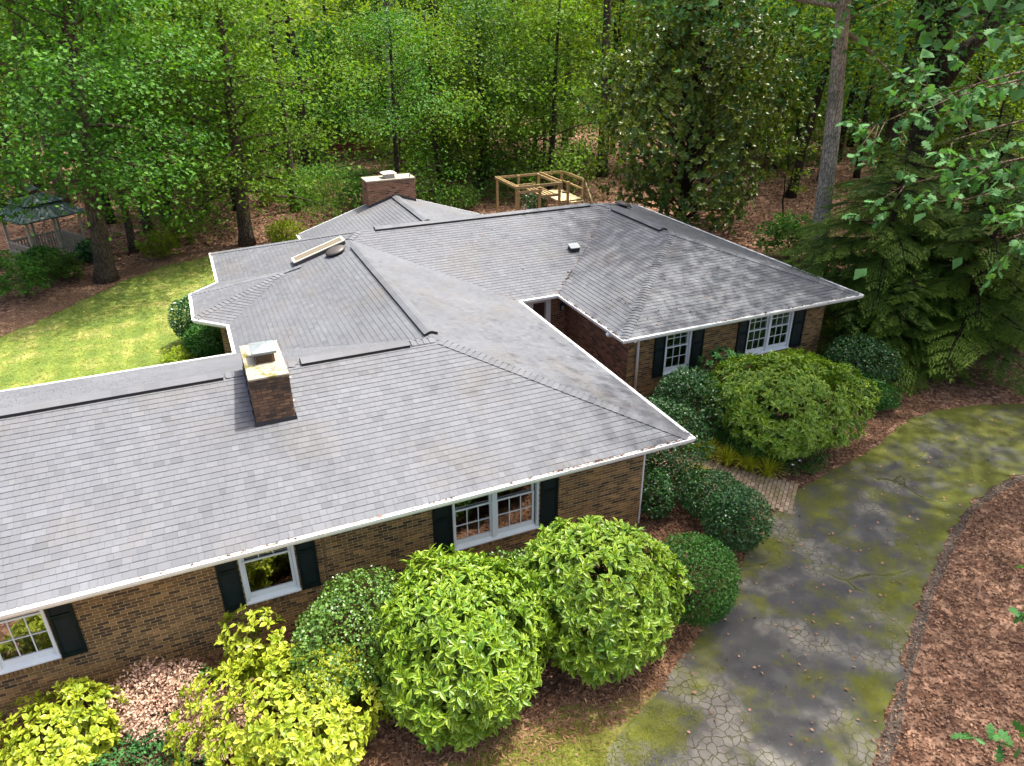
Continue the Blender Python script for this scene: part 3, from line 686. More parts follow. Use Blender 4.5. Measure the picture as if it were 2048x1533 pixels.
# south wall of the near wing (x = -20 + a)
Y0 = .66
SW = ((-20, Y0), (1, 0), 20-.66, (0, -1))
wins = [(-14.55, -12.55, .95), (-9.42, -8.42, .955), (-5.25, -3.28, .845)]
wall(*SW, [(x0+20, x1+20, z0-.11, 2.42) for x0, x1, z0 in wins], singles_in=(20-12.05, 20-9.95, .40, 1.93))
SWo = ((0, Y0), (1, 0), (0, -1))
window(*SWo, -14.55, -12.55, .95, 2.42, [(-14.42, -13.62), (-13.38, -12.61)], 1.94, high=(3, 2), low=(3, 2), inner_sheets=[(-14.5, -13.0, .9, 2.4, 'curtain_and_reflection'), (-13.0, -12.75, .9, 1.5, 'curtain_and_reflection')])
window(*SWo, -9.42, -8.42, .955, 2.42, [(-9.32, -8.53)], 1.88, low=None, high=(3, 1))
window(*SWo, -5.25, -3.28, .845, 2.42, [(-5.17, -4.41), (-4.22, -3.42)], 1.78, low=(3, 2), high=None, inner_sheets=[(-5.0, -4.3, 1.0, 1.28, 'curtain_and_reflection'), (-4.25, -3.85, 1.0, 1.4, 'curtain_and_reflection')])  # low pale sheets here stand in for table reflections, not drapes
for x0, x1, z0 in ((-12.52, -12.13, .93), (-9.82, -9.44, .93), (-8.39, -8.03, .955), (-5.68, -5.27, .84), (-3.25, -2.83, .85)): shutter(*SWo, x0, x1, z0, 2.44, z0+.92)
wall((-.66, Y0), (0, 1), 9.9-.66, (1, 0), mname='red_brick')                         # court side
wall((-.66, 9.9), (1, 0), 2.13+.66, (0, -1), [(.66+.52, .66+1.52, -.3, 2.35)], mname='red_brick')   # behind the front door
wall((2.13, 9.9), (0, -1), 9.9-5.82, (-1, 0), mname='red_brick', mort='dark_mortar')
ESo = ((0, 5.82), (1, 0), (0, -1))
ew = [(3.43, 4.38, .905), (6.57, 8.39, .925)]
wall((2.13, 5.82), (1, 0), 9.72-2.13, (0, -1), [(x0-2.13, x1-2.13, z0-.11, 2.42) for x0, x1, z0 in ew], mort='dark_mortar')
window(*ESo, 3.43, 4.38, .905, 2.42, [(3.55, 4.28)], 1.76)
window(*ESo, 6.57, 8.39, .925, 2.42, [(6.67, 7.38), (7.56, 8.29)], 1.76)
for x0, x1, z0 in ((3.03, 3.41, .89), (4.41, 4.83, .93), (6.15, 6.55, .93), (8.42, 8.88, .92)): shutter(*ESo, x0, x1, z0, 2.44, 1.80)
wall((9.72, 5.82), (0, 1), 18.0-5.82, (1, 0)); wall((-7.93, 18.0), (0, -1), 18.0-7.93, (-1, 0)); wall((-7.93, 7.93), (-1, 0), 12.07, (0, 1))
wall((9.72, 18.0), (-1, 0), 6.7, (0, 1)); wall((-4.5, 18.0), (-1, 0), 3.43, (0, 1)); wall((2.4, 19.5), (-1, 0), 6.9, (0, 1)); wall((2.4, 18.0), (0, 1), 1.5, (1, 0)); wall((-4.5, 19.5), (0, -1), 1.5, (-1, 0)); wall((-20, 7.93), (0, -1), 7.27, (-1, 0))
bw = [(-7.93, 14.95), (-8.85, 14.05), (-8.85, 11.9), (-7.93, 11.0)]
for i in range(3):
    d = np.subtract(bw[i+1], bw[i]); L_ = np.linalg.norm(d); d = d/L_; wall(bw[i], d, L_, (d[1], -d[0]))
# front door in the court corner
mb = MB()
mb.box((.55, 9.80, 0), (.86, 9.96, 2.35)); mb.box((1.34, 9.80, 0), (1.52, 9.96, 2.35)); mb.box((.86, 9.86, 2.25), (1.34, 9.96, 2.35))
door = mb.build('door_frame', 'white_paint', house)
mb = MB(); mb.box((.86, 9.92, 0), (1.34, 9.97, 2.25))
for q0, q1 in ((.2, .95), (1.1, 2.1)): mb.box((.93, 9.905, q0), (1.27, 9.922, q1))
d_ = mb.build('door', 'door_paint', door)
mb = MB(); mb.box((1.27, 9.875, 1.0), (1.31, 9.905, 1.12)); mb.build('handle', 'tan_metal', d_)
mb = MB(); mb.box((1.90, 9.78, 1.86), (2.02, 9.89, 2.08)); mb.box((1.87, 9.75, 2.08), (2.05, 9.89, 2.11)); mb.tube([(1.96, 9.89, 2.2), (1.96, 9.82, 2.24), (1.96, 9.82, 2.11)], .012, 6)
la = mb.build('wall_lantern', 'black_metal', house); mb = MB(); mb.box((1.925, 9.765, 1.90), (1.995, 9.78, 2.04)); mb.build('lantern_glass', 'lamp_glass', la)
# downspouts, conduit
mb = MB(); mb.tube([(1.85, 5.10, 2.60), (1.98, 5.30, 2.54), (2.36, 5.70, 2.40), (2.42, 5.765, 2.28), (2.43, 5.765, .1)], .042, 8); mb.build('downspout', 'gutter_metal', house, smooth=True)
mb = MB(); mb.tube([(1.42, 5.9, 2.60), (1.50, 5.98, 2.50), (1.75, 6.05, 2.46), (2.06, 6.1, 2.44)], .055, 8); mb.build('gutter_elbow', 'gutter_metal', house, smooth=True)
mb = MB(); mb.tube([(-.60, .72, 2.58), (-.60, .72, .08)], .030, 6); mb.build('downspout', 'gutter_metal', house)
mb = MB(); mb.tube([(-7.88, .62, 2.58), (-7.88, .62, .1)], .017, 6); mb.build('conduit', 'pipe_paint', house)

# ------------------------------------------------------------------ chimneys
def brick_faces(par, lo, hi, mname, faces, base, single=()):
    x0, y0 = lo; x1, y1 = hi[:2]; z1 = hi[2]; fld = MB()
    for fc in faces:
        o, u, L, n = {'s': ((x0, y0), (1, 0), x1-x0, (0, -1)), 'w': ((x0, y1), (0, -1), y1-y0, (-1, 0)), 'e': ((x1, y0), (0, 1), y1-y0, (1, 0)), 'n': ((x1, y1), (-1, 0), x1-x0, (0, 1))}[fc]
        o, u, n = (np.array(q, float) for q in (o, u, n)); k = 0; z = z1-BRZ
        while z > base(fc)-BRZ:
            a_ = -(k % 2)*BRX/2
            while a_ < L:
                s0, s1 = max(0, a_), min(L, a_+BRX-.013)
                if s1-s0 > .03:
                    ti = min(1, max(0, random.gauss(.5, .25))); full = s1-s0 > BRX-.014; p = (*(o+u*s0), z+.004)
                    if fc in single:
                        kk = int(ti*6); key = (mname, kk, round(s1-s0, 3))
                        if key not in brick_unit:
                            q = MB(); q.obox((0, 0, 0), (s1-s0, 0, 0), (0, BRZ-.015, 0), (0, 0, .008), (kk+.5)/6); brick_unit[key] = q.mesh('brick', [mname])
                        obj('brick', brick_unit[key], par, mw=basis((*u, 0), (0, 0, 1), (*n, 0), p))
                    else: fld.obox(p, (*(u*(s1-s0)), 0), (0, 0, BRZ-.015), (*(n*(.006+random.random()*.004)), 0), ti)
                a_ += BRX
            z -= BRZ; k += 1
    if fld.V: fld.build('brickwork', mname, par, kind='stuff')
cx0, cx1, cy0, cy1, cz = -8.60, -7.845, 2.70, 4.47, 4.63
mb = MB(); mb.box((cx0+.004, cy0+.004, 3.3), (cx1-.004, cy1-.004, cz-.01)); ch = mb.build('chimney', 'chimney_core', house)
brick_faces(ch, (cx0, cy0), (cx1, cy1, cz-.012), 'chimney_brick', 'swe', lambda f: 3.60 if f == 's' else 3.66, single='s')
mb = MB()                                        # mortar crown, a shallow uneven slab
gx, gy = 9, 18; xs = np.linspace(cx0-.012, cx1+.012, gx); ys = np.linspace(cy0-.012, cy1+.012, gy)
v = [(x + (0 if 0 < i < gx-1 else random.uniform(-.006, .006)), y + (0 if 0 < j < gy-1 else random.uniform(-.006, .006)), cz + (.0 if i in (0, gx-1) or j in (0, gy-1) else .018+random.uniform(-.006, .008))) for j, y in enumerate(ys) for i, x in enumerate(xs)]
f = [(j*gx+i, j*gx+i+1, (j+1)*gx+i+1, (j+1)*gx+i) for j in range(gy-1) for i in range(gx-1)]
nb = len(v); v += [(x, y, cz-.03) for x, y in ((xs[0], ys[0]), (xs[-1], ys[0]), (xs[-1], ys[-1]), (xs[0], ys[-1]))]
f += [(nb, nb+1, gx-1, 0), (nb+1, nb+2, gx*gy-1, gx-1), (nb+2, nb+3, gx*(gy-1), gx*gy-1), (nb+3, nb, 0, gx*(gy-1)), (nb+3, nb+2, nb+1, nb)]
mb.add(v, f); mb.build('chimney_crown', 'mortar_cap', ch)
# flue cap with mesh sides
fx0, fx1, fy0, fy1 = -8.42, -7.98, 3.30, 3.86; zt = cz+.27
mb = MB(); mb.box((fx0+.03, fy0+.03, cz), (fx1-.03, fy1-.03, cz+.03)); 
for x in (fx0+.03, fx1-.05):
    for y in (fy0+.03, fy1-.05): mb.box((x, y, cz), (x+.02, y+.02, zt))
fc = mb.build('flue_cap', 'mesh_metal', ch)
mb = MB(); n = 14
for i in range(n+1):
    for dz in (1, -1):
        x = fx0+.03+(fx1-fx0-.06)*i/n; x2 = x+dz*.10
        if fx0+.02 < x2 < fx1-.02: mb.tube([(x, fy0+.035, cz+.03), (x2, fy0+.035, zt-.02)], .005, 3)
        y = fy0+.03+(fy1-fy0-.06)*i/n; y2 = y+dz*.10
        if fy0+.02 < y2 < fy1-.02:
            for xx in (fx0+.035, fx1-.035): mb.tube([(xx, y, cz+.03), (xx, y2, zt-.02)], .005, 3)
mb.build('flue_mesh', 'mesh_metal', fc)
mb = MB(); xm, ym = (fx0+fx1)/2, (fy0+fy1)/2; e_ = .02
mb.add([(fx0-e_, fy0-e_, zt), (fx1+e_, fy0-e_, zt), (fx1+e_, fy1+e_, zt), (fx0-e_, fy1+e_, zt), (xm, ym, zt+.06), (fx0-e_, fy0-e_, zt-.045), (fx1+e_, fy0-e_, zt-.045), (fx1+e_, fy1+e_, zt-.045), (fx0-e_, fy1+e_, zt-.045)],
       [(0, 1, 4), (1, 2, 4), (2, 3, 4), (3, 0, 4), (5, 6, 1, 0), (6, 7, 2, 1), (7, 8, 3, 2), (8, 5, 0, 3)]); mb.build('flue_lid', 'grey_metal', fc)
mb = MB(); zb = EZ+S*cy0
mb.box((cx0-.035, cy0-.035, zb-.06), (cx1+.035, cy0-.012, zb+.085))
for xx, sg in ((cx0-.03, -1), (cx1+.012, 1)):
    for i in range(6):
        yy = cy0+i*.28; mb.box((xx, yy, EZ+S*yy-.05), (xx+.018, yy+.30, EZ+S*(yy+.28)+.05))
mb.build('flashing', 'black_metal', ch)
for zz in (4.50, 3.98):
    mb = MB(); mb.box((cx1-.01, cy0+.02, zz), (cx1+.045, cy0+.06, zz+.018)); mb.build('bracket', 'pale_metal', ch)
# back chimney on the gable
dx0, dx1, dy0, dy1, dz = -2.20, -.16, 19.45, 20.35, 4.72
mb = MB(); mb.box((dx0+.004, dy0+.004, 0), (dx1-.004, dy1-.004, dz-.01)); ch2 = mb.build('chimney', 'dark_mortar', house)
brick_faces(ch2, (dx0, dy0), (dx1, dy1, dz-.012), 'red_brick', 'swen', lambda f: 3.7)
mb = MB(); mb.box((dx0-.03, dy0-.03, dz-.008), (dx1+.03, dy1+.03, dz+.045)); mb.build('chimney_crown', 'tan_metal', ch2)
mb = MB(); mb.box((-1.37, 19.66, dz+.045), (-.96, 20.04, dz+.22)); fl2 = mb.build('flue_cap', 'pale_metal', ch2)
mb = MB(); mb.add([(-1.47, 19.57, dz+.24), (-.86, 19.57, dz+.24), (-.86, 20.13, dz+.24), (-1.47, 20.13, dz+.24), (-1.30, 19.72, dz+.30), (-1.03, 19.72, dz+.30), (-1.03, 19.98, dz+.30), (-1.30, 19.98, dz+.30), (-1.47, 19.57, dz+.215), (-.86, 19.57, dz+.215), (-.86, 20.13, dz+.215), (-1.47, 20.13, dz+.215)],
    [(0, 1, 5, 4), (1, 2, 6, 5), (2, 3, 7, 6), (3, 0, 4, 7), (4, 5, 6, 7), (8, 9, 1, 0), (9, 10, 2, 1), (10, 11, 3, 2), (11, 8, 0, 3), (8, 11, 10, 9)]); mb.build('flue_lid', 'pale_metal', fl2)
mb = MB(); mb.tube([(-.32, 19.6, dz+.04), (-.32, 19.6, dz+.16)], .025, 6); mb.build('vent_pipe', 'brown_metal', ch2)
mb = MB(); n = 14
for i in range(n):
    xa = dx0-.02+(dx1-dx0+.04)*i/n; xb = dx0-.02+(dx1-dx0+.04)*(i+1)/n; xc = (xa+xb)/2; zz = EZ+S*min(xc-BX0, BX1-xc)
    mb.box((xa, dy0-.022, zz-.14), (xb-.004, dy0-.010, zz+.11))
mb.build('flashing', 'black_metal', ch2)

# ------------------------------------------------------------------ things on the roof
def on(pl, a_, t_): return pl.pt(a_, t_)
def wbasis(pl, x, y, h=0.0):
    a_, t_ = pl.at((x, y)); return basis(pl.u, pl.w, pl.n, pl.pt(a_, t_, h))
mb = MB(); L_, wd = .275, .90                       # skylight: local x along the eave, y up the slope
mb.box((-L_, -wd, 0), (L_, wd, .12), skip=('b',)); mb2 = MB()
sk = mb.build('skylight', 'brown_metal', roof); sk.matrix_local = wbasis(MW, -5.33, 13.50)
for q in (((-L_-.02, -wd-.02, .12), (L_+.02, -wd+.06, .15)), ((-L_-.02, wd-.06, .12), (L_+.02, wd+.02, .15)), ((-L_-.02, -wd+.06, .12), (-L_+.06, wd-.06, .149)), ((L_-.06, -wd+.06, .12), (L_+.02, wd-.06, .149))): mb2.box(*q)
mb2.build('skylight_frame', 'pale_metal', sk)
mb = MB(); mb.box((-L_+.05, -wd+.05, .121), (L_-.05, wd-.05, .134)); mb.build('skylight_pane', 'skylight_glass', sk)
def dome(pl, x, y, r, h, m):
    mb = MB(); n, k = 24, 6; v = []; f = []
    for j in range(k):
        ph = j/(k-1)*PI/2; rr = r*(math.cos(ph)*.98+.02); zz = .10+h*math.sin(ph)
        v += [(rr*math.cos(2*PI*i/n), rr*math.sin(2*PI*i/n), zz) for i in range(n)]
    v += [(r*math.cos(2*PI*i/n), r*math.sin(2*PI*i/n), .075) for i in range(n)] + [(r*.55*math.cos(2*PI*i/n), r*.55*math.sin(2*PI*i/n), .075) for i in range(n)] + [(r*.55*math.cos(2*PI*i/n), r*.55*math.sin(2*PI*i/n), 0) for i in range(n)]
    for j in range(k-1): f += [(j*n+i, j*n+(i+1) % n, (j+1)*n+(i+1) % n, (j+1)*n+i) for i in range(n)]
    f.append(tuple((k-1)*n+i for i in range(n)))
    for a_, b_ in ((k*n, 0), (k*n+n, k*n), (k*n+2*n, k*n+n)): f += [(a_+i, a_+(i+1) % n, b_+(i+1) % n, b_+i) for i in range(n)]
    mb.add(v, f); o = mb.build('roof_vent', m, roof, smooth=True); o.matrix_local = wbasis(pl, x, y); return o
dome(MW, -4.90, 12.78, .34, .10, 'brown_metal'); dome(EE, 7.55, 15.3, .36, .14, 'brown_metal')
mb = MB(); mb.box((-.17, -.13, 0), (.17, .13, .15)); o = mb.build('box_vent', 'black_metal', roof); o.matrix_local = wbasis(CS, 3.16, 11.36)
mb = MB(); mb.box((-.19, -.14, .15), (.19, .16, .175)); mb.build('vent_hood', 'grey_metal', o)
# ================================================================== GROUND
def poly_sheet(name, pts, z, m, jit=0.0, step=0.35, kind='structure', edge=False, drop=0.0):
    """flat sheet inside an outline whose edge is broken up; triangulated by bmesh"""
    import bmesh
    out = []
    n = len(pts)
    for i in range(n):
        p0, p1 = np.array(pts[i], float), np.array(pts[(i+1) % n], float); k = max(1, int(np.linalg.norm(p1-p0)/step))
        for j in range(k):
            q = p0+(p1-p0)*j/k; d = nrm([-(p1-p0)[1], (p1-p0)[0]]); out.append(q+d*random.uniform(-jit, jit))
    bm = bmesh.new(); vs = [bm.verts.new((q[0], q[1], z)) for q in out]; f = bm.faces.new(vs)
    if f.normal.z < 0 or sum(out[i][0]*out[(i+1) % len(out)][1]-out[(i+1) % len(out)][0]*out[i][1] for i in range(len(out))) < 0: f.normal_flip()
    top = [f]
    if drop:
        r = bmesh.ops.extrude_face_region(bm, geom=[f]); 
        for v in [g_ for g_ in r['geom'] if isinstance(g_, bmesh.types.BMVert)]: v.co.z += 0
        for v in vs: v.co.z -= drop
    bmesh.ops.triangulate(bm, faces=bm.faces[:])
    me = bpy.data.meshes.new(name); bm.to_mesh(me); bm.free(); me.materials.append(MATS[m])
    return obj(name, me, None, kind), out
gr_ = MB(); gn = 60
xs = np.concatenate([np.linspace(-400, -40, 6), np.linspace(-34, 60, 40), np.linspace(70, 400, 7)]); ys = np.concatenate([np.linspace(-200, -30, 5), np.linspace(-24, 90, 46), np.linspace(100, 500, 9)])
def gz(x, y):
    far = max(0.0, math.hypot(max(0, abs(x-2)-16), max(0, abs(y-6)-20))-4)
    return -0.0 + min(1, far/14)*(0.10*math.sin(x*.31+y*.17)+0.08*math.sin(x*.13-y*.29+1))
v = [(x, y, gz(x, y)) for y in ys for x in xs]; nx = len(xs)
gr_.add(v, [(j*nx+i, j*nx+i+1, (j+1)*nx+i+1, (j+1)*nx+i) for j in range(len(ys)-1) for i in range(nx-1)])
gr_.build('ground', 'leaf_litter', None, smooth=True, kind='structure')
poly_sheet('soil_bed', [(-21, .66), (-.66, .66), (-.66, 9.9), (2.13, 9.9), (2.13, 5.8), (9.7, 5.8), (11.2, 3.2), (11.2, 1.75), (9.0, 1.75), (7.2, 1.05), (5.3, .68), (3.6, .35), (2.0, -.6), (.8, -1.3), (-.4, -2.1), (-1.8, -3.0), (-2.7, -3.55), (-3.9, -3.3), (-5.8, -3.2), (-7.3, -3.4), (-9, -4.2), (-21, -4.2)], .004, 'soil', .10)
poly_sheet('lawn', [(-24, 8.5), (-7.9, 8.5), (-7.9, 18.7), (-6.5, 25), (-7.2, 28.0), (-8.6, 28.2), (-10.7, 27.4), (-12.4, 25.7), (-14.6, 22.8), (-16.4, 20.7), (-18.5, 18.5), (-24, 15.5)], .006, 'lawn', .22)
poly_sheet('lawn_border', [(-17, 19.8), (-14.9, 22.2), (-12.7, 25.3), (-10.9, 27.1), (-8.6, 27.9), (-7.5, 28.4), (-8.6, 29.3), (-10.9, 28.6), (-13.2, 27.0), (-15.6, 24.2), (-19, 21.2), (-24, 18), (-24, 15.2), (-18.8, 18.2)], .010, 'bare_earth', .2)
poly_sheet('front_lawn', [(-7.6, -3.50), (-5.8, -3.22), (-3.9, -3.30), (-2.4, -3.55), (-2.0, -4.1), (-3.0, -5.2), (-4.4, -5.6), (-8.5, -6.5), (-12, -6.0), (-11.0, -4.6), (-9, -4.3)], .012, 'thin_grass', .14)
poly_sheet('earth_strip', [(-7.2, -3.2), (-5.8, -3.0), (-3.9, -3.05), (-2.6, -3.35), (-1.8, -2.95), (-.4, -2.05), (.9, -1.25), (.95, -1.45), (-.3, -2.3), (-1.6, -3.2), (-2.5, -3.8), (-3.9, -3.55), (-5.8, -3.45), (-7.4, -3.7), (-9.5, -4.4), (-9.2, -4.0)], .009, 'bare_earth', .06)
LE = [(26, -1.5), (20, -.2), (16, .5), (13.7, 1.0), (12.3, 1.5), (11.2, 1.7), (10.0, 1.78), (9.05, 1.62), (8.2, 1.3), (7.2, .95), (6.2, .75), (5.3, .58), (4.5, .42), (3.8, .25), (2.9, -.2), (2.0, -.72), (.92, -1.31), (-.38, -2.11), (-1.76, -2.97), (-2.67, -3.47), (-3.7, -3.9), (-4.6, -4.45), (-6.3, -5.8), (-9, -8.5), (-12, -12)]
RE = [(-6, -12), (-3.2, -8.6), (-.54, -6.2), (.56, -5.6), (1.64, -4.87), (2.43, -4.41), (3.44, -3.8), (4.66, -3.15), (6.06, -2.42), (7.99, -1.74), (9.99, -1.52), (12.5, -1.9), (16, -3.0), (22, -5.5)]
# driveway: a thick asphalt slab, its top face carrying an 'edge' weight for the moss along the sides
import bmesh
def resample(P, n):
    P = np.array(P, float); d = np.concatenate([[0], np.cumsum(np.linalg.norm(np.diff(P, axis=0), axis=1))]); s = np.linspace(0, d[-1], n)
    return np.stack([np.interp(s, d, P[:, 0]), np.interp(s, d, P[:, 1])], 1)
nL, nW = 150, 24
Lp = resample(LE, nL); Rp = resample(RE[::-1], nL)
Lp[:, :] += np.random.default_rng(3).normal(0, .035, Lp.shape); Rp += np.random.default_rng(4).normal(0, .04, Rp.shape)
dv = []; de = []
for i in range(nL):
    for j in range(nW+1):
        t_ = j/nW; q = Lp[i]*(1-t_)+Rp[i]*t_
        dv.append((q[0], q[1], .034+.012*math.sin(q[0]*.9+q[1]*1.7)*min(1, 4*t_*(1-t_)) - .012*(abs(2*t_-1)**6))); de.append(max(0, abs(2*t_-1)*1.4-.6))
df = [(i*(nW+1)+j, (i+1)*(nW+1)+j, (i+1)*(nW+1)+j+1, i*(nW+1)+j+1) for i in range(nL-1) for j in range(nW)]
mb = MB(); mb.add(dv, df, .5, 0, de)
for P_s, sgn in ((Lp, 1), (Rp, -1)):
    k0 = 0 if sgn == 1 else nW
    vv = [dv[i*(nW+1)+k0] for i in range(nL)] + [(P_s[i][0], P_s[i][1], -.02) for i in range(nL)]
    mb.add(vv, [(i, i+1, nL+i+1, nL+i) if sgn == -1 else (i+1, i, nL+i, nL+i+1) for i in range(nL-1)], .5, 0, .3)
mb.build('driveway', 'asphalt', None, smooth=True, kind='structure')
sh_ = [tuple(q) for q in Rp[::6]]; out_ = []
for i in range(len(sh_)):
    d = nrm(np.subtract(sh_[min(i+1, len(sh_)-1)], sh_[max(i-1, 0)])); q_ = .20*(.6+.6*abs(math.sin(i*1.3))); out_.append((sh_[i][0]-d[1]*q_, sh_[i][1]+d[0]*q_))
SHOULDER = sh_+out_[::-1]
mb = MB(); ns_ = len(sh_)
mb.add([(*q, .008) for q in sh_]+[(q[0]+random.uniform(-.04, .04), q[1]+random.uniform(-.04, .04), .008) for q in out_], [(i+1, i, ns_+i, ns_+i+1) for i in range(ns_-1)])
mb.build('drive_shoulder', 'shoulder_earth', None, kind='structure')
# front path: every paver laid by itself
CL = resample([(3.55, -.02), (3.0, .62), (2.45, 1.25), (2.0, 1.95), (1.65, 2.9), (1.35, 4.0), (1.1, 5.5), (1.05, 7.2), (1.05, 9.5)], 400)
pth = MB()
for sg in (1,):
    vv = []
    for i in range(0, 400, 8):
        d = nrm(CL[min(i+1, 399)]-CL[max(i-1, 0)]); r_ = np.array([d[1], -d[0]]); vv += [(*(CL[i]-r_*.72), .010), (*(CL[i]+r_*.72), .010)]
    pth.add(vv, [(2*i, 2*i+1, 2*i+3, 2*i+2) for i in range(len(vv)//2-1)])
path_o = pth.build('path', 'soil', None, kind='structure')
pv_m = []
for i in range(6):
    q = MB(); q.obox((-.092, -.043, 0), (.184, 0, 0), (0, .086, 0), (0, 0, .030), (i+.5)/6); pv_m.append(q.mesh('paver', ['paver']))
arc = np.concatenate([[0], np.cumsum(np.linalg.norm(np.diff(CL, axis=0), axis=1))]); npv = 0; rest = MB()
for k in range(int(arc[-1]/.102)):
    s_ = (k+.5)*.102; c = np.array([np.interp(s_, arc, CL[:, 0]), np.interp(s_, arc, CL[:, 1])]); c2 = np.array([np.interp(s_+.05, arc, CL[:, 0]), np.interp(s_+.05, arc, CL[:, 1])])
    d = nrm(c2-c); r_ = np.array([d[1], -d[0]])
    for j in range(-3, 4):
        p = c + r_*(j+(.5 if k % 2 else 0))*.202; an = random.gauss(0, .012); x = r_*math.cos(an)+d*math.sin(an); y = np.array([-x[1], x[0]])
        if abs((p-c)@r_) > .72: continue
        Mx = basis((*x, 0), (*y, 0), (0, 0, 1), (p[0], p[1], .011+random.uniform(0, .007)))
        if npv < 295: obj('paver', random.choice(pv_m), path_o, mw=Mx); npv += 1
        else: rest.box((-.092, -.043, 0), (.092, .043, .03), random.random(), M=Mx, skip=('b',))
rest.build('paving', 'paver', path_o, kind='stuff')

# ================================================================== GARDEN BUILDINGS
# gazebo: rectangular, two-tier verdigris metal roof with a cupola
gz_o = thing('gazebo', 'pale wooden gazebo with a two-tier green metal roof at the wood edge', 'gazebo', (-15.85, 31.0, 0), rz=math.atan2(1.6, 2.4))
GW, GD = 1.55, 1.45
def hiproof(mb, w0, d0, z0, w1, d1, z1, ns=9, th=.03):
    """four standing-seam slopes between two rectangles, each seam panel a strip"""
    c0 = [(-w0, -d0), (w0, -d0), (w0, d0), (-w0, d0)]; c1 = [(-w1, -d1), (w1, -d1), (w1, d1), (-w1, d1)]
    for i in range(4):
        a0, a1, b0_, b1_ = (np.array(q) for q in (c0[i], c0[(i+1) % 4], c1[i], c1[(i+1) % 4]))
        for k in range(ns):
            t0, t1 = k/ns, (k+1)/ns; L = lambda a_, b_, t_: a_+(b_-a_)*t_
            q = [(*L(a0, a1, t0), z0), (*L(a0, a1, t1), z0), (*L(b0_, b1_, t1), z1), (*L(b0_, b1_, t0), z1)]
            mb.add(q, [(0, 1, 2, 3)], random.random())
            o = np.array(q[0]); wv = np.array(q[3])-o; uu = nrm(np.array(q[1])-o)*.025
            mb.obox(o, uu, wv, np.cross(uu, wv)/np.linalg.norm(np.cross(uu, wv))*.03, .1)
mb = MB(); hiproof(mb, GW, GD, 2.25, .80, .70, 2.78); mb.add([(-GW, -GD, 2.2), (GW, -GD, 2.2), (GW, GD, 2.2), (-GW, GD, 2.2)], [(3, 2, 1, 0)])
r1 = mb.build('roof', 'copper_roof', gz_o)
mb = MB(); hiproof(mb, .95, .85, 2.86, .16, .14, 3.28, 7); mb.build('upper_roof', 'copper_roof', gz_o)
mb = MB(); mb.box((-.72, -.62, 2.70), (.72, .62, 2.87)); mb.build('clerestory', 'vent_black', gz_o)
cu = MB(); cu.box((-.14, -.12, 3.24), (.14, .12, 3.44)); cu = cu.build('cupola', 'gazebo_paint', gz_o)
mb = MB(); hiproof(mb, .24, .22, 3.42, .01, .01, 3.58, 3); mb.build('cupola_roof', 'copper_roof', cu)
for sx in (-1, 0, 1):
    for sy in (-1, 1):
        mb = MB(); mb.box((sx*1.25-.05, sy*1.15-.05, 0), (sx*1.25+.05, sy*1.15+.05, 2.22)); mb.build('post', 'gazebo_paint', gz_o)
for (x0, y0, x1, y1) in ((-1.2, 1.15, -.05, 1.15), (.05, 1.15, 1.2, 1.15), (1.25, -1.1, 1.25, 1.1), (-1.25, -1.1, -1.25, 1.1), (.05, -1.15, 1.2, -1.15)):
    mb = MB(); dx, dy = x1-x0, y1-y0; L_ = math.hypot(dx, dy); ux, uy = dx/L_, dy/L_
    M_ = basis((ux, uy, 0), (-uy, ux, 0), (0, 0, 1), (x0, y0, 0))
    for q0, q1 in ((.12, .19), (.55, .60), (.92, 1.0)): mb.box((0, -.03, q0), (L_, .03, q1), M=M_)
    rl = mb.build('railing', 'gazebo_paint', gz_o)
    k = int(L_/.13)
    for i in range(k):
        xx = (i+.5)*L_/k; q = MB(); q.box((xx-.035, -.012, .19), (xx+.035, .012, .92), M=M_); q.build('baluster', 'gazebo_paint', rl)
mb = MB(); mb.box((-1.4, -1.3, .0), (1.4, 1.3, .10)); mb.build('floor_deck', 'gazebo_paint', gz_o)

# play frame: posts, top beams, deck with rails, steps, swings
pf = thing('playset', 'wooden playset with swings, railed deck and steep steps on the leaf litter', 'playground', (7.4, 25.9, 0))
W_, D_ = 4.15, 2.75            # local: x along the house, y away
def beam(name, p0, p1, h=.14, t=.045, m='treated_wood', parent=None):
    p0, p1 = np.array(p0, float), np.array(p1, float); x = nrm(p1-p0); y = nrm(np.cross((0, 0, 1), x)); z = np.cross(x, y); L = np.linalg.norm(p1-p0)
    mb = MB(); mb.box((0, -t/2, -h), (L, t/2, 0), random.random(), M=basis(x, y, z, p0)); return mb.build(name, m, parent or pf)
for x, y, zt in ((0, 0, 2.36), (0, D_, 2.36), (1.4, 0, 2.30), (2.62, 0, 2.46), (3.15, 0, 2.46), (W_, 0, 2.46), (W_, D_, 2.46), (2.62, D_, 2.46), (1.35, D_, 2.46)):
    mb = MB(); mb.box((x-.06, y-.06, 0), (x+.06, y+.06, zt)); mb.build('post', 'treated_wood', pf)
beam('beam', (-.1, -.085, 2.48), (2.72, -.085, 2.48)); beam('beam', (-.1, -.085, 2.20), (1.5, -.085, 2.20)); beam('beam', (-.1, D_+.085, 2.48), (W_+.1, D_+.085, 2.48)); beam('beam', (-.085, -.05, 2.48), (-.085, D_+.05, 2.48)); beam('beam', (.085, -.05, 2.48), (.085, D_+.05, 2.48))
beam('beam', (2.52, -.05, 2.48), (2.52, D_+.05, 2.48)); beam('beam', (2.72, -.05, 2.55), (2.72, D_+.05, 2.55)); beam('handrail', (W_+.085, -.05, 2.50), (W_+.085, D_+.05, 2.50)); beam('handrail', (W_+.08, -.05, 1.95), (W_+.08, D_+.05, 1.95), .10); beam('handrail', (2.75, -.08, 1.95), (3.1, -.08, 1.95), .10)
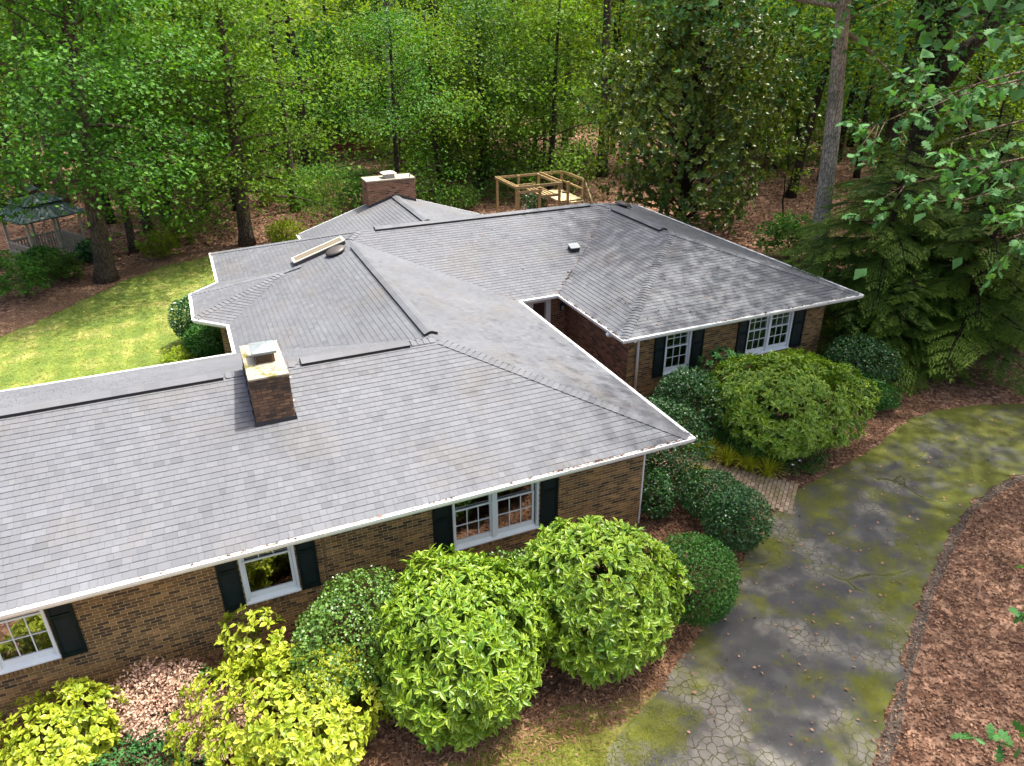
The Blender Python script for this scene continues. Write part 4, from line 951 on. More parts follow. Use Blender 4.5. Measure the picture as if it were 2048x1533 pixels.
for k in range(10):
    mb = MB(); mb.box((2.62, k*.275, 1.38), (W_-.05, k*.275+.262, 1.42), random.random()); mb.build('deck_board', 'pale_wood', pf)
for k in range(5):
    mb = MB(); mb.box((2.68, -.03, .25+k*.26), (3.09, .03, .31+k*.26)); mb.build('rung', 'pale_wood', pf)
for k in range(5):
    mb = MB(); mb.box((1.5+k*.22, .05, 1.78), (1.56+k*.22, D_-.3, 1.84)); mb.build('monkey_bar', 'treated_wood', pf)
beam('beam', (1.4, .05, 1.84), (2.6, .05, 1.84)); beam('beam', (1.4, D_-.3, 1.84), (2.6, D_-.3, 1.84))
st_ = [(3.25, -.05), (4.10, -.05)]
for x, y in st_: beam('stringer', (x, -.02, 1.42), (x, -1.25, 0.05), .12, .045, 'pale_wood')
beam('handrail', (4.22, -.02, 2.42), (4.22, -1.30, 1.05), .08, .04, 'pale_wood')
for k in range(6):
    yy = -.12-k*.2; zz = 1.42-.20*(k+.6); mb = MB(); mb.box((3.25, yy-.08, zz), (4.10, yy+.08, zz+.035)); mb.build('tread', 'pale_wood', pf)
for sx in (.45, 1.05):
    sw = MB(); sw.box((sx-.2, .55, .50), (sx+.2, .73, .53)); sw = sw.build('swing', 'swing_seat', pf)
    for dx in (-.18, .18):
        mb = MB(); mb.tube([(sx+dx, .64, .52), (sx+dx, .5, 2.36)], .010, 5); mb.build('chain', 'chain_metal', sw)
beam('beam', (.0, .5, 2.44), (1.4, .5, 2.44), .10)
# dark red rail far back among the trees
rr = thing('rail_fence', 'dark red low rail fence far back among the trees', 'fence', (5.8, 52, 0), rz=-.25)
for k in range(5):
    mb = MB(); mb.box((-3.2+k*1.6-.06, -.06, 0), (-3.2+k*1.6+.06, .06, 1.25)); mb.build('post', 'red_paint', rr)
for z in (.75, 1.1):
    mb = MB(); mb.box((-3.4, -.10, z-.12), (3.4, -.065, z+.14)); mb.build('rail', 'red_paint', rr)
# ================================================================== VEGETATION
def rnd(seed): return np.random.default_rng(seed)
LEAF = dict(
    quad=(np.array([(0, 0, 0), (.30, .45, .07), (0, 1, -.10), (-.30, .45, .07)]), np.array([(0, 1, 2), (0, 2, 3)]), np.array([0, 1, 0, 1.0])),
    wide=(np.array([(0, 0, 0), (.42, .42, .06), (0, 1, -.12), (-.42, .42, .06)]), np.array([(0, 1, 2), (0, 2, 3)]), np.array([0, 1, 0, 1.0])),
    lance=(np.array([(0, 0, 0), (.175, .30, .045), (0, .32, -.03), (-.175, .30, .045), (.165, .64, .02), (0, .66, -.05), (-.165, .64, .02), (0, 1, -.20)]),
           np.array([(0, 1, 2), (0, 2, 3), (1, 4, 5), (1, 5, 2), (2, 5, 6), (2, 6, 3), (5, 4, 7), (5, 7, 6)]), np.array([.3, 1, 0, 1, 1, 0, 1, .6])),
    obov=(np.array([(0, 0, 0), (.19, .34, .05), (0, .36, -.02), (-.19, .34, .05), (.25, .66, .03), (0, .68, -.04), (-.25, .66, .03), (0, 1, -.16)]),
           np.array([(0, 1, 2), (0, 2, 3), (1, 4, 5), (1, 5, 2), (2, 5, 6), (2, 6, 3), (5, 4, 7), (5, 7, 6)]), np.array([.3, 1, 0, 1, 1, 0, 1, .6])),
    blade=(np.array([(-.035, 0, 0), (.035, 0, 0), (.04, .5, .22), (-.04, .5, .22), (0, 1, .02)]), np.array([(0, 1, 2), (0, 2, 3), (3, 2, 4)]), np.array([1, 1, 1, 1, 1.0])),
    needle=(np.array([(-.09, 0, 0), (.09, 0, 0), (.10, .6, -.05), (0, 1, -.16), (-.10, .6, -.05)]), np.array([(0, 1, 2), (0, 2, 4), (4, 2, 3)]), np.array([1, 1, 1, 1, 1.0])),
)
ok = [(.0, 0), (.05, .12), (.20, .20), (.10, .32), (.32, .46), (.15, .54), (.36, .72), (.16, .78), (.20, .94), (0, 1.0)]
ov = [(x, y, .05*x-.18*y*y) for x, y in ok] + [(-x, y, .05*x-.18*y*y) for x, y in ok[1:-1]]
kk = len(ok); idx_l = lambda i: 0 if i == 0 else (kk-1 if i == kk-1 else kk+i-1)
of = []
for i in range(kk-1):
    q = [i, i+1, idx_l(i+1), idx_l(i)]
    q = list(dict.fromkeys(q))
    of += [(q[0], q[1], q[2])] + ([(q[0], q[2], q[3])] if len(q) == 4 else [])
LEAF['oak'] = (np.array(ov), np.array(of), np.ones(len(ov)))
def scatter(P, Y, Z, size, kind, tint):
    """leaf copies: base P, pointing along Y, faces towards Z"""
    tv, tf, te = LEAF[kind]; n = len(P)
    Y = Y/(np.linalg.norm(Y, axis=1)[:, None]+1e-9); X = np.cross(Y, Z); X /= np.linalg.norm(X, axis=1)[:, None]+1e-9; Z = np.cross(X, Y)
    V = P[:, None]+size[:, None, None]*(tv[None, :, 0, None]*X[:, None]+tv[None, :, 1, None]*Y[:, None]+tv[None, :, 2, None]*Z[:, None])
    F = tf[None]+(np.arange(n)*len(tv))[:, None, None]
    return V.reshape(-1, 3), F.reshape(-1, tf.shape[1]), np.repeat(tint, len(tv)), np.tile(te, n)
def leaf_mesh(name, parts, m):
    V = []; F = []; T = []; E_ = []; n = 0
    for v, f, t, e_ in parts: V.append(v); F.append(f+n); T.append(t); E_.append(e_); n += len(v)
    return fast_mesh(name, np.concatenate(V), np.concatenate(F), np.clip(np.concatenate(T), 0, 1), [m], np.concatenate(E_))
def unit(r, n): v = r.normal(size=(n, 3)); return v/np.linalg.norm(v, axis=1)[:, None]

# ---- shrubs -------------------------------------------------------
def lumpy(r, dirs, k, amp):
    amp = amp*1.15
    c = unit(r, k); c[:, 2] = np.abs(c[:, 2])*.8; s_ = r.uniform(.5, 1, k)*amp; w = r.uniform(3, 9, k)
    d = dirs@c.T; return 1+(s_*np.exp(w*(d-1))).sum(1)-amp*.35+amp*.30*np.sin(dirs[:, 0]*6.1+dirs[:, 2]*4.3)*np.sin(dirs[:, 1]*5.3-dirs[:, 2]*3.1)
def shrub(name, label, cat, x, y, rx, h, style, n, seed, m, size=.1, ry=None, group=None, lump=.22, z0=0.0, ragged=0.0, floor=.10):
    r = rnd(seed); ry = ry or rx; root = thing(name, label, cat, (x, y, z0), group); zc = h*.48; rz = h*.52
    lr = rnd(seed+1000); L_ = lambda d: lumpy(rnd(seed+1000), d, 14, lump)
    parts = []
    def shell(k, f0, f1):
        d = unit(r, int(k*1.5)); d = d[d[:, 2] > -.72][:k]; q = L_(d)*r.uniform(f0, f1, len(d))
        if ragged: q *= 1+ragged*np.maximum(0, r.normal(size=len(d)))*.5
        return d*q[:, None]*np.array([rx, ry, rz])+np.array([0, 0, zc]), d
    if style in ('aucuba', 'lime', 'rosette'):
        k = n; P, d = shell(k, .90, 1.0); P2, d2 = shell(int(k*.9), .55, .90); P = np.concatenate([P, P2]); d = np.concatenate([d, d2])
        okm = P[:, 2] > floor; P, d = P[okm], d[okm]
        A_ = d*np.array([1, 1, .7])+np.array([0, 0, .55])+r.normal(size=d.shape)*.22; A_ /= np.linalg.norm(A_, axis=1)[:, None]
        ref = np.where(np.abs(A_[:, 2:3]) > .9, np.array([[1., 0, 0]]), np.array([[0, 0, 1.]])); T1 = np.cross(A_, ref); T1 /= np.linalg.norm(T1, axis=1)[:, None]; T2 = np.cross(A_, T1)
        nl = 8; tint0 = np.clip(r.normal(.5, .2, len(P)), 0, 1)*.7
        for j in range(nl):
            inner = j >= 5; ph = 2*PI*j/(5 if not inner else 3)+r.uniform(0, 2*PI, len(P)) if j == 0 else ph+2.4+r.normal(0, .2, len(P))
            el = (1.0 if inner else .28)+r.normal(0, .22, len(P))
            rad = np.cos(ph)[:, None]*T1+np.sin(ph)[:, None]*T2
            Y = rad*np.cos(el)[:, None]+A_*np.sin(el)[:, None]; Z = A_*np.cos(el)[:, None]-rad*np.sin(el)[:, None]
            parts.append(scatter(P+r.normal(0, .012, P.shape), Y, Z, size*r.uniform(.75, 1.2, len(P))*(.75 if inner else 1), 'obov' if style == 'lime' else 'lance', np.clip(tint0+(.25 if inner else .05)+r.normal(0, .12, len(P)), 0, 1)))
    elif style == 'small':
        P, d = shell(n, .88, 1.02); P2, d2 = shell(n//2, .6, .9); P = np.concatenate([P, P2]); d = np.concatenate([d, d2]); okm = P[:, 2] > floor*.5; P, d = P[okm], d[okm]
        Z = d+np.array([0, 0, .5])+r.normal(size=d.shape)*.55; Y = r.normal(size=d.shape)+d*.5
        parts.append(scatter(P, Y, Z, size*r.uniform(.6, 1.3, len(P)), 'wide', np.clip(r.normal(.45, .25, len(P)), 0, 1)))
    elif style == 'spray':
        P, d = shell(n, .5, 1.05); okm = P[:, 2] > 0.03; P, d = P[okm], d[okm]
        Y = d*np.array([1, 1, .5])+r.normal(size=d.shape)*.7; Z = np.array([0, 0, 1.])+r.normal(size=d.shape)*.5
        parts.append(scatter(P, Y, Z, size*r.uniform(.6, 1.3, len(P)), 'quad', np.clip(r.normal(.5, .25, len(P)), 0, 1)))
    elif style == 'layer':
        k = n//16; P, d = shell(k, .35, 1.05); okm = P[:, 2] > .1; P, d = P[okm], d[okm]
        C = np.repeat(P, 16, 0)+r.normal(size=(len(P)*16, 3))*np.array([.20, .20, .05])*rx*.55; dd = np.repeat(d, 16, 0)
        Y = dd*np.array([1, 1, .1])+r.normal(size=C.shape)*.6; Z = np.array([0, 0, 1.])+r.normal(size=C.shape)*.35
        parts.append(scatter(C, Y, Z, size*r.uniform(.6, 1.3, len(C)), 'wide', np.clip(np.repeat(r.normal(.5, .2, len(P)), 16)+r.normal(0, .12, len(C)), 0, 1)))
    mb = MB()
    for i in range(11):
        dd = unit(r, 1)[0]; dd[2] = abs(dd[2])+.2; e_ = dd*np.array([rx, ry, rz])*.8+np.array([0, 0, zc*.9]); mb.tube([(r.normal(0, .05), r.normal(0, .05), -.03), e_*np.array([.4, .4, .55]), e_], [.022, .015, .006], 4, .4)
    mb.build('branches', 'twig_bark', root)
    obj('foliage', leaf_mesh('foliage', parts, m), root); return root
aucg = None
shrub('aucuba_shrub', 'largest lime-green leathery shrub, dome shaped, below the double window by the front lawn', 'shrub', -6.05, -2.2, 1.34, 2.50, 'aucuba', 880, 11, 'aucuba_leaf', .185, lump=.22)
shrub('aucuba_shrub', 'tall lime-green leathery shrub at the near corner of the house, beside the clipped dark dome', 'shrub', -3.36, -2.1, 1.34, 2.52, 'aucuba', 840, 12, 'aucuba_leaf', .175, lump=.22)
shrub('aucuba_shrub', 'broad lime-green leathery shrub under the windows of the far wing', 'shrub', 5.0, 2.55, 1.78, 2.28, 'aucuba', 1000, 13, 'aucuba_leaf', .18, lump=.24)
shrub('aucuba_shrub', 'dark green leathery shrub tucked against the far wing wall below the shutter', 'shrub', 4.9, 4.9, .55, 1.7, 'rosette', 90, 14, 'oak_leaf', .17)
shrub('yellow_shrub', 'sprawling yellow-green shrub in the lower left beside the withered bush', 'shrub', -8.95, -1.8, 1.22, 1.15, 'lime', 520, 15, 'lime_leaf', .15, lump=.34)
shrub('yellow_shrub', 'yellow-green shrub cut off by the bottom left corner of the picture', 'shrub', -12.75, -.75, .85, .85, 'lime', 190, 16, 'lime_leaf', .15, lump=.3, ry=.75)
shrub('yellow_shrub', 'small upright yellow-green sprig by the brick wall at lower left', 'shrub', -12.25, -.25, .38, 1.0, 'lime', 42, 17, 'lime_leaf', .16)
shrub('yellow_shrub', 'thin yellow-green shoots on the house side of the sprawling yellow shrub', 'shrub', -9.35, -.35, .42, 1.25, 'lime', 60, 18, 'lime_leaf', .15, lump=.5)
shrub('holly_shrub', 'small-leaved holly shrub between the yellow shrub and the largest lime-green dome', 'shrub', -7.7, -1.15, 1.0, 2.05, 'small', 6400, 21, 'holly_leaf', .055, ry=.95)
shrub('holly_shrub', 'small-leaved holly shrub squeezed between the two lime-green domes', 'shrub', -4.6, -1.4, .80, 1.85, 'small', 3600, 22, 'holly_leaf', .055)
shrub('clipped_shrub', 'clipped dark green dome at the house corner beside the driveway', 'shrub', -1.18, -2.15, .86, 1.72, 'small', 7200, 23, 'box_leaf', .050, lump=.10)
shrub('clipped_shrub', 'clipped dark green shrub along the paver path, the lower one behind', 'shrub', 1.24, .42, .78, 1.02, 'small', 4200, 24, 'camellia_leaf', .058, lump=.2)
shrub('clipped_shrub', 'clipped dark green shrub where the paver path meets the driveway', 'shrub', .94, -.85, .64, 1.55, 'small', 4600, 25, 'camellia_leaf', .056, lump=.14)
shrub('corner_shrub', 'small glossy shrub against the near corner of the brick wall', 'shrub', 0.0, .9, .44, 1.12, 'small', 1800, 26, 'camellia_leaf', .065)
shrub('camellia_shrub', 'dark glossy shrub behind the eave corner beside the path', 'shrub', .75, 2.2, .95, 2.05, 'small', 3600, 27, 'camellia_leaf', .075)
shrub('camellia_shrub', 'glossy dark green shrub below the white downspout of the far wing', 'shrub', 2.70, 3.85, .80, 1.98, 'small', 4300, 28, 'camellia_leaf', .075)
shrub('azalea_shrub', 'low dark azalea in front of the broad lime-green shrub', 'shrub', 4.0, 2.25, .85, 1.02, 'small', 4200, 29, 'box_leaf', .058)
z_ = shrub('azalea_shrub', 'low straggly azalea with a few white flowers beside the path grasses', 'shrub', 4.75, 1.30, .80, .50, 'spray', 1500, 30, 'box_leaf', .07)
r = rnd(5); P = np.stack([r.uniform(-.6, .6, 12), r.uniform(-.5, .4, 12), r.uniform(.35, .55, 12)], 1)
Q = np.repeat(P, 5, 0); an = np.tile(np.arange(5)*2*PI/5, 12); Yv = np.stack([np.cos(an), np.sin(an), .4+0*an], 1)
obj('flower_petals', leaf_mesh('flower_petals', [scatter(Q, Yv, np.tile([[0, 0, 1.]], (60, 1)), np.full(60, .055), 'wide', r.uniform(0, 1, 60))], 'white_petal'), z_, kind='stuff')
shrub('yard_shrub', 'dark rounded shrub at the far corner of the house by the conifers', 'shrub', 9.95, 4.35, .88, 1.40, 'small', 4200, 31, 'camellia_leaf', .075)
shrub('yard_shrub', 'low spreading shrub on the mulch nearest the top of the driveway', 'shrub', 9.1, 3.0, .78, .74, 'small', 3200, 32, 'box_leaf', .07)
shrub('yard_shrub', 'low shrub between the lime-green shrub and the far house corner', 'shrub', 8.5, 4.6, .75, .85, 'small', 2400, 33, 'box_leaf', .075)
shrub('withered_shrub', 'withered brown bush with curled dry leaves by the near wall', 'shrub', -11.05, -.55, .66, .74, 'spray', 5200, 34, 'dead_leaf', .062, lump=.3)
shrub('withered_shrub', 'smaller withered brown bush in front of the sprawling yellow shrub', 'shrub', -10.25, -1.35, .58, .62, 'spray', 4000, 35, 'dead_leaf', .062, lump=.3)
shrub('azalea_shrub', 'bright green low azalea at the bottom edge below the withered bush', 'shrub', -11.2, -1.55, .75, .50, 'spray', 2100, 36, 'oak_leaf', .075)
shrub('ivy_plant', 'small patch of broad-leaved ivy between the withered bush and yellow shoots', 'plant', -10.35, -.30, .30, .55, 'spray', 110, 37, 'maple_leaf', .13)
shrub('bay_shrub', 'rounded green shrub under the bay eave on the lawn side', 'shrub', -9.35, 15.2, .70, 1.15, 'small', 3200, 38, 'box_leaf', .08)
shrub('bay_shrub', 'dark shrub at the outer corner of the bay beside the lawn', 'shrub', -9.75, 12.9, .66, 1.35, 'small', 2500, 39, 'camellia_leaf', .085) if False else shrub('bay_shrub', 'dark upright shrub behind the bay eave beside the lawn', 'shrub', -9.75, 16.6, .55, 1.75, 'small', 2500, 39, 'camellia_leaf', .085)
shrub('bay_shrub', 'pale yellowish low shrub beside the lawn behind the near roof', 'shrub', -10.3, 15.1, .55, .50, 'spray', 900, 40, 'yellow_sunlit_leaf', .09)
shrub('wood_edge_shrub', 'bright yellow-green shrub behind the back roof corner', 'shrub', -4.8, 28.4, .85, 1.25, 'spray', 1900, 41, 'yellow_sunlit_leaf', .13)
shrub('wood_edge_shrub', 'loose pale shrub at the lawn edge, the nearer of the pair by the slim trunks', 'shrub', -10.8, 28.9, .85, 1.20, 'layer', 2000, 42, 'forest_leaf', .10)
shrub('wood_edge_shrub', 'loose pale shrub farther into the leaf litter by the slim trunks', 'shrub', -9.9, 31.3, .95, 1.35, 'layer', 2000, 43, 'forest_leaf', .10)
for i, (x, y, rx_, h_, lb) in enumerate(((-13.9, 29.6, .6, .95, 'dark shrub against the right end of the gazebo'), (-15.9, 28.6, .75, 1.1, 'dark shrub in front of the gazebo'), (-16.2, 24.9, 1.15, 1.9, 'broad green shrub at the left edge by the lawn border'), (-14.9, 26.8, .95, 1.35, 'low layered shrub between the gazebo and the thick leaning trunk'), (-18.0, 27.5, 1.2, 1.8, 'tall shrub at the left edge beside the gazebo'))):
    shrub('wood_edge_shrub', lb, 'shrub', x, y, rx_, h_, 'layer' if i > 1 else 'small', 2600, 50+i, ('camellia_leaf', 'box_leaf', 'maple_leaf', 'forest_leaf_dark', 'maple_leaf')[i], .11)
shrub('wood_edge_shrub', 'fresh green shrub at the foot of the tall pale trunk', 'shrub', 17.3, 15.6, 1.35, 2.3, 'layer', 3200, 60, 'maple_leaf', .14)
shrub('wood_edge_shrub', 'green shrub right of the back chimney among the litter', 'shrub', 6.0, 32.0, 1.2, 1.4, 'spray', 2400, 61, 'forest_leaf_dark', .13)
shrub('wood_edge_shrub', 'thick green thicket left of the back chimney', 'shrub', -.6, 35.5, 2.4, 2.6, 'spray', 6000, 62, 'maple_leaf', .15)
shrub('wood_edge_shrub', 'green thicket farther left behind the back gable', 'shrub', -3.2, 38.5, 2.0, 1.9, 'spray', 4000, 63, 'forest_leaf', .15)
shrub('play_shrub', 'small dark bush under the play frame', 'shrub', 10.0, 28.9, .6, 1.3, 'spray', 900, 64, 'camellia_leaf', .13)
# striped grasses along the path
def grass_clump(label, x, y, rad, h, n, seed, group):
    r = rnd(seed); root = thing('border_grass', label, 'grass clump', (x, y, 0), group)
    an = r.uniform(0, 2*PI, n); P = np.stack([np.cos(an)*rad*.25*r.uniform(0, 1, n), np.sin(an)*rad*.25*r.uniform(0, 1, n), np.zeros(n)+.01], 1)
    out = np.stack([np.cos(an), np.sin(an), 0*an], 1); lean = r.uniform(.15, 1.0, n); L_ = h*1.15*r.uniform(.75, 1.15, n)
    # each blade: 5 stations along a drooping arc
    st = np.linspace(0, 1, 6); side = np.stack([-np.sin(an), np.cos(an), 0*an], 1); V = []
    for s_ in st:
        hor = rad*1.5*lean*s_**1.4; ver = L_*(s_-.62*lean*s_**2.6); c = P+out*hor[:, None]; c[:, 2] += ver; w = .010*(1-s_*.85)
        V += [c-side*w, c+side*w]
    V = np.stack(V, 1).reshape(-1, 3); F = np.array([(2*i, 2*i+1, 2*i+3, 2*i+2) for i in range(5)])[None]+(np.arange(n)*12)[:, None, None]
    T = np.repeat(np.clip(r.normal(.6, .25, n), 0, 1), 12); obj('blades', fast_mesh('blades', V, F.reshape(-1, 4), T, ['liriope_leaf']), root, kind='stuff'); return root
for i, (x, y) in enumerate(((2.45, 2.95), (2.72, 2.45), (3.0, 1.95), (3.32, 1.50), (3.62, 1.08))):
    grass_clump(('striped grass clump nearest the house in the row along the path', 'second striped grass clump from the house beside the path', 'middle striped grass clump in the row beside the path', 'fourth striped grass clump from the house, before the flowering azalea', 'striped grass clump nearest the driveway in the row along the path')[i], x, y, .36, .62, 170, 70+i, 'striped grasses along the path')
grass_clump('striped grass clump behind the clipped hedge beside the path', 1.62, 1.45, .34, .75, 150, 77, 'striped grasses behind the hedge')
grass_clump('striped grass clump tucked at the hedge end nearest the driveway', 1.95, .45, .3, .60, 110, 78, 'striped grasses behind the hedge')

# ---- trees --------------------------------------------------------
def trunk_path(r, h, lean=(0, 0), wob=.12, k=9):
    t = np.linspace(0, 1, k); p = np.stack([lean[0]*t*h+np.cumsum(r.normal(0, wob, k))*.5, lean[1]*t*h+np.cumsum(r.normal(0, wob, k))*.5, t*h], 1); p[:2, :2] = [[0, 0], [lean[0]*t[1]*h, lean[1]*t[1]*h]]; p[0, 2] = -.15; return p
def interp(p, t):
    k = len(p)-1; x = np.clip(t, 0, .9999)*k; i = int(x); return p[i]+(p[i+1]-p[i])*(x-i)
def broadleaf(seed, h, r0, base, top, rad, nl, leaf, size, m, lean=(0, 0), limbs=18, flat=.28, bark_='bark', cl=26, shape=1.0, wob=.10, drop=.0, sparse=1.0, path=None, rk=9):
    """returns (trunk mesh, crown mesh): a tapered trunk with limbs, and sprays of leaves along them"""
    r = rnd(seed); mb = MB(); tp = trunk_path(r, h, lean, wob) if path is None else np.array(path, float)
    k = len(tp); tt = np.linspace(0, 1, k); rr = r0*(1-.75*tt); rr[0] *= 1.45
    if path is None:
        tp = np.insert(tp, 1, interp(tp, .05), 0); rr = np.insert(rr, 1, r0*1.05)
    mb.tube(tp, rr, rk, .5)
    C = []; D = []
    for i in range(limbs):
        f = (i+.5)/limbs; zt = base+(top-base)*f; s0 = interp(tp, max(.02, (zt-rad*.12*shape)/h)); az = i*2.399+r.uniform(-.4, .4)
        L_ = rad*(.55+.6*math.sin(PI*min(1, f*.85+.15))**.8)*r.uniform(.7, 1.15)*(1 if f < .8 else .75)
        upa = .05+.65*f-drop+r.normal(0, .28); d = np.array([math.cos(az)*math.cos(upa), math.sin(az)*math.cos(upa), math.sin(upa)])
        n_ = 6; t_ = np.linspace(0, 1, n_); pts = s0+d*(L_*t_)[:, None]+np.stack([0*t_, 0*t_, -(.12+drop*.5)*L_*t_**2], 1)+np.cumsum(r.normal(0, .03*L_, (n_, 3)), 0)*np.array([1, 1, .5]); pts[0] = s0
        mb.tube(pts, np.linspace(max(.02, r0*.30*(1.1-f)), .008, n_), 5, .45, cap=False)
        for j in range(int(3+L_*1.6)):
            t1 = r.uniform(.30, 1); p0 = interp(pts, t1); sd_ = d*.5+unit(r, 1)[0]*np.array([1, 1, .35]); e_ = p0+nrm(sd_)*L_*.32*r.uniform(.4, 1.2)
            mb.tube([p0, (p0+e_)/2+np.array([0, 0, .03*L_]), e_], [.014, .009, .004], 3, .4, cap=False); C.append(e_); D.append(nrm(sd_)); C.append((p0+e_)/2); D.append(nrm(sd_))
        C.append(pts[-1]); D.append(d)
    C = np.array(C); D = np.array(D); C = C+r.normal(0, .10*rad, C.shape)*np.array([.6, .6, 1]); per = max(4, int(nl/len(C))); cs = rad*.17
    r2 = r.uniform(.6, 1.4, len(C))
    P = np.repeat(C, per, 0)+r.normal(size=(len(C)*per, 3))*np.array([1, 1, flat*1.9])*(cs*np.repeat(r2, per))[:, None]
    Dr = np.repeat(D, per, 0); Y = Dr*np.array([1, 1, .2])+r.normal(size=P.shape)*np.array([.7, .7, .35])+np.array([0, 0, -.35]); Z = np.array([0, 0, 1.])+r.normal(size=P.shape)*.6
    T = np.clip(np.repeat(r.normal(.48, .2, len(C)), per)+r.normal(0, .14, len(P)), 0, 1)
    return mb.mesh('trunk', [bark_], True), leaf_mesh('crown', [scatter(P, Y, Z, size*r.uniform(.65, 1.25, len(P)), leaf, T)], m)
def plant(name, label, cat, x, y, meshes, group=None, rz=0.0, sc=1.0, z=0.0, sz=None):
    o = thing(name, label, cat, (x, y, z), group, rz); o.scale = (sc, sc, sz or sc)
    obj('trunk', meshes[0], o); obj('crown', meshes[1], o); return o
# the trees that can be told apart
FT = 'tree'
plant('maple_tree', 'large leafy maple with a thick leaning trunk at the left edge of the lawn', FT, -13.2, 26.0, broadleaf(101, 15, .42, 5.8, 14, 4.9, 19000, 'wide', .19, 'maple_leaf', (.11, -.04), 28, .20, drop=.14))
plant('maple_tree', 'leafy maple with a straight trunk behind the back roof, right of the lawn', FT, -6.64, 29.4, broadleaf(102, 14, .36, 4.4, 13, 4.4, 15500, 'wide', .18, 'forest_leaf', (.03, -.01), 32, .22, drop=.10))
slim = broadleaf(103, 15, .20, 6.0, 14.5, 3.4, 6500, 'wide', .20, 'maple_leaf', (.01, .02), 16, .22)
for i, (x, y, lb) in enumerate(((-12.1, 30.4, 'slim dark trunk nearest the thick maple trunk, beyond the lawn'), (-11.4, 34.0, 'slim trunk right behind the nearest slim trunk in the litter'), (-10.6, 35.6, 'slim trunk, right-hand one of the three beyond the lawn'), (-8.1, 38.4, 'slim dark trunk standing between the two maples'))):
    plant('slim_tree', lb, FT, x, y, slim, rz=i*1.7, sc=(1, 1.15, .9, 1)[i])
plant('tall_pine', 'tall straight grey trunk rising behind the back chimney', FT, 6.2, 46.5, broadleaf(104, 27, .34, 13, 26, 4.5, 5000, 'quad', .35, 'forest_leaf_dark', (.015, 0), 14, .35, 'pale_sunlit_bark', wob=.05))
mid = [broadleaf(110+i, 11+i, .20, 1.8, 10.6+i, 3.8+.3*i, 9500, ('wide', 'quad', 'wide')[i], .19, ('forest_leaf', 'maple_leaf', 'forest_leaf_dark')[i], (.03, .02), 26, .24, 'dark_bark', drop=.05) for i in range(3)]
plant('understory_tree', 'fresh green tree directly behind the back chimney', FT, 2.3, 31.5, mid[1], rz=.6, sc=.95)
plant('understory_tree', 'light green tree with drooping sprays between the chimney and the play frame', FT, 6.0, 35.0, mid[0], rz=2.2, sc=1.0)
plant('understory_tree', 'dark trunked tree just left of the play frame', FT, 9.5, 36.8, mid[2], rz=4.0, sc=.95)
plant('understory_tree', 'tree with a dark trunk rising behind the play frame', FT, 13.2, 33.5, mid[0], rz=5.1, sc=1.1, z=0)
plant('slim_tree', 'dark slanting trunk with bare forks left of the magnolia', FT, 21.6, 41, broadleaf(120, 19, .30, 8.5, 18, 5, 7000, 'wide', .24, 'forest_leaf', (.06, -.02), 18, .22, 'dark_bark', wob=.35))
plant('slim_tree', 'dark trunk leaning right beyond the tall pale trunk', FT, 27.0, 26.0, broadleaf(121, 19, .30, 9, 18, 4.6, 7000, 'wide', .24, 'forest_leaf', (.10, -.05), 16, .22, 'dark_bark', wob=.15))
plant('slim_tree', 'dark straight trunk deep in the wood beyond the leaning one', FT, 32.3, 33.7, slim, rz=2.0, sc=1.3)
plant('sapling', 'thin bare sapling stem in the litter right of the magnolia', FT, 21.8, 20.9, broadleaf(122, 5, .06, 2.6, 4.8, 1.2, 500, 'wide', .16, 'forest_leaf', (-.05, .02), 7, .25, 'dark_bark'))
plant('tall_hickory', 'tall pale rough trunk with knots standing beside the far wing', FT, 16.45, 12.7, broadleaf(105, 25, .39, 12.5, 24, 6.2, 17000, 'wide', .22, 'oak_leaf', (-.085, .035), 20, .25, 'pale_sunlit_bark', wob=.06, rk=14))
# forked oak
fk = [(0, 0, -.1), (.1, 0, 3), (.25, -.05, 6), (.5, -.1, 8.6), (.1, .1, 11), (-.4, .3, 14.5), (.3, .4, 19)]
tm, cm = broadleaf(106, 19, .52, 12.6, 20, 7.0, 13000, 'wide', .21, 'oak_leaf', limbs=20, path=fk, flat=.3, bark_='dark_bark', rk=12)
ok_t = plant('forked_oak', 'massive oak forking into two dark limbs at the upper right', FT, 20.3, 12.3, (tm, cm))
mb = MB(); mb.tube([(.45, -.1, 8.2), (1.6, -.2, 9.6), (3.3, -.3, 11.2), (5.4, -.2, 13.6), (7, .3, 17)], [.40, .36, .31, .24, .10], 10); mb.tube([(.45, -.1, 8.3), (-.1, .5, 9.6), (-.3, 1.2, 12), (0, 2, 16)], [.30, .28, .24, .1], 9); mb.build('limb', 'dark_bark', ok_t, smooth=True)
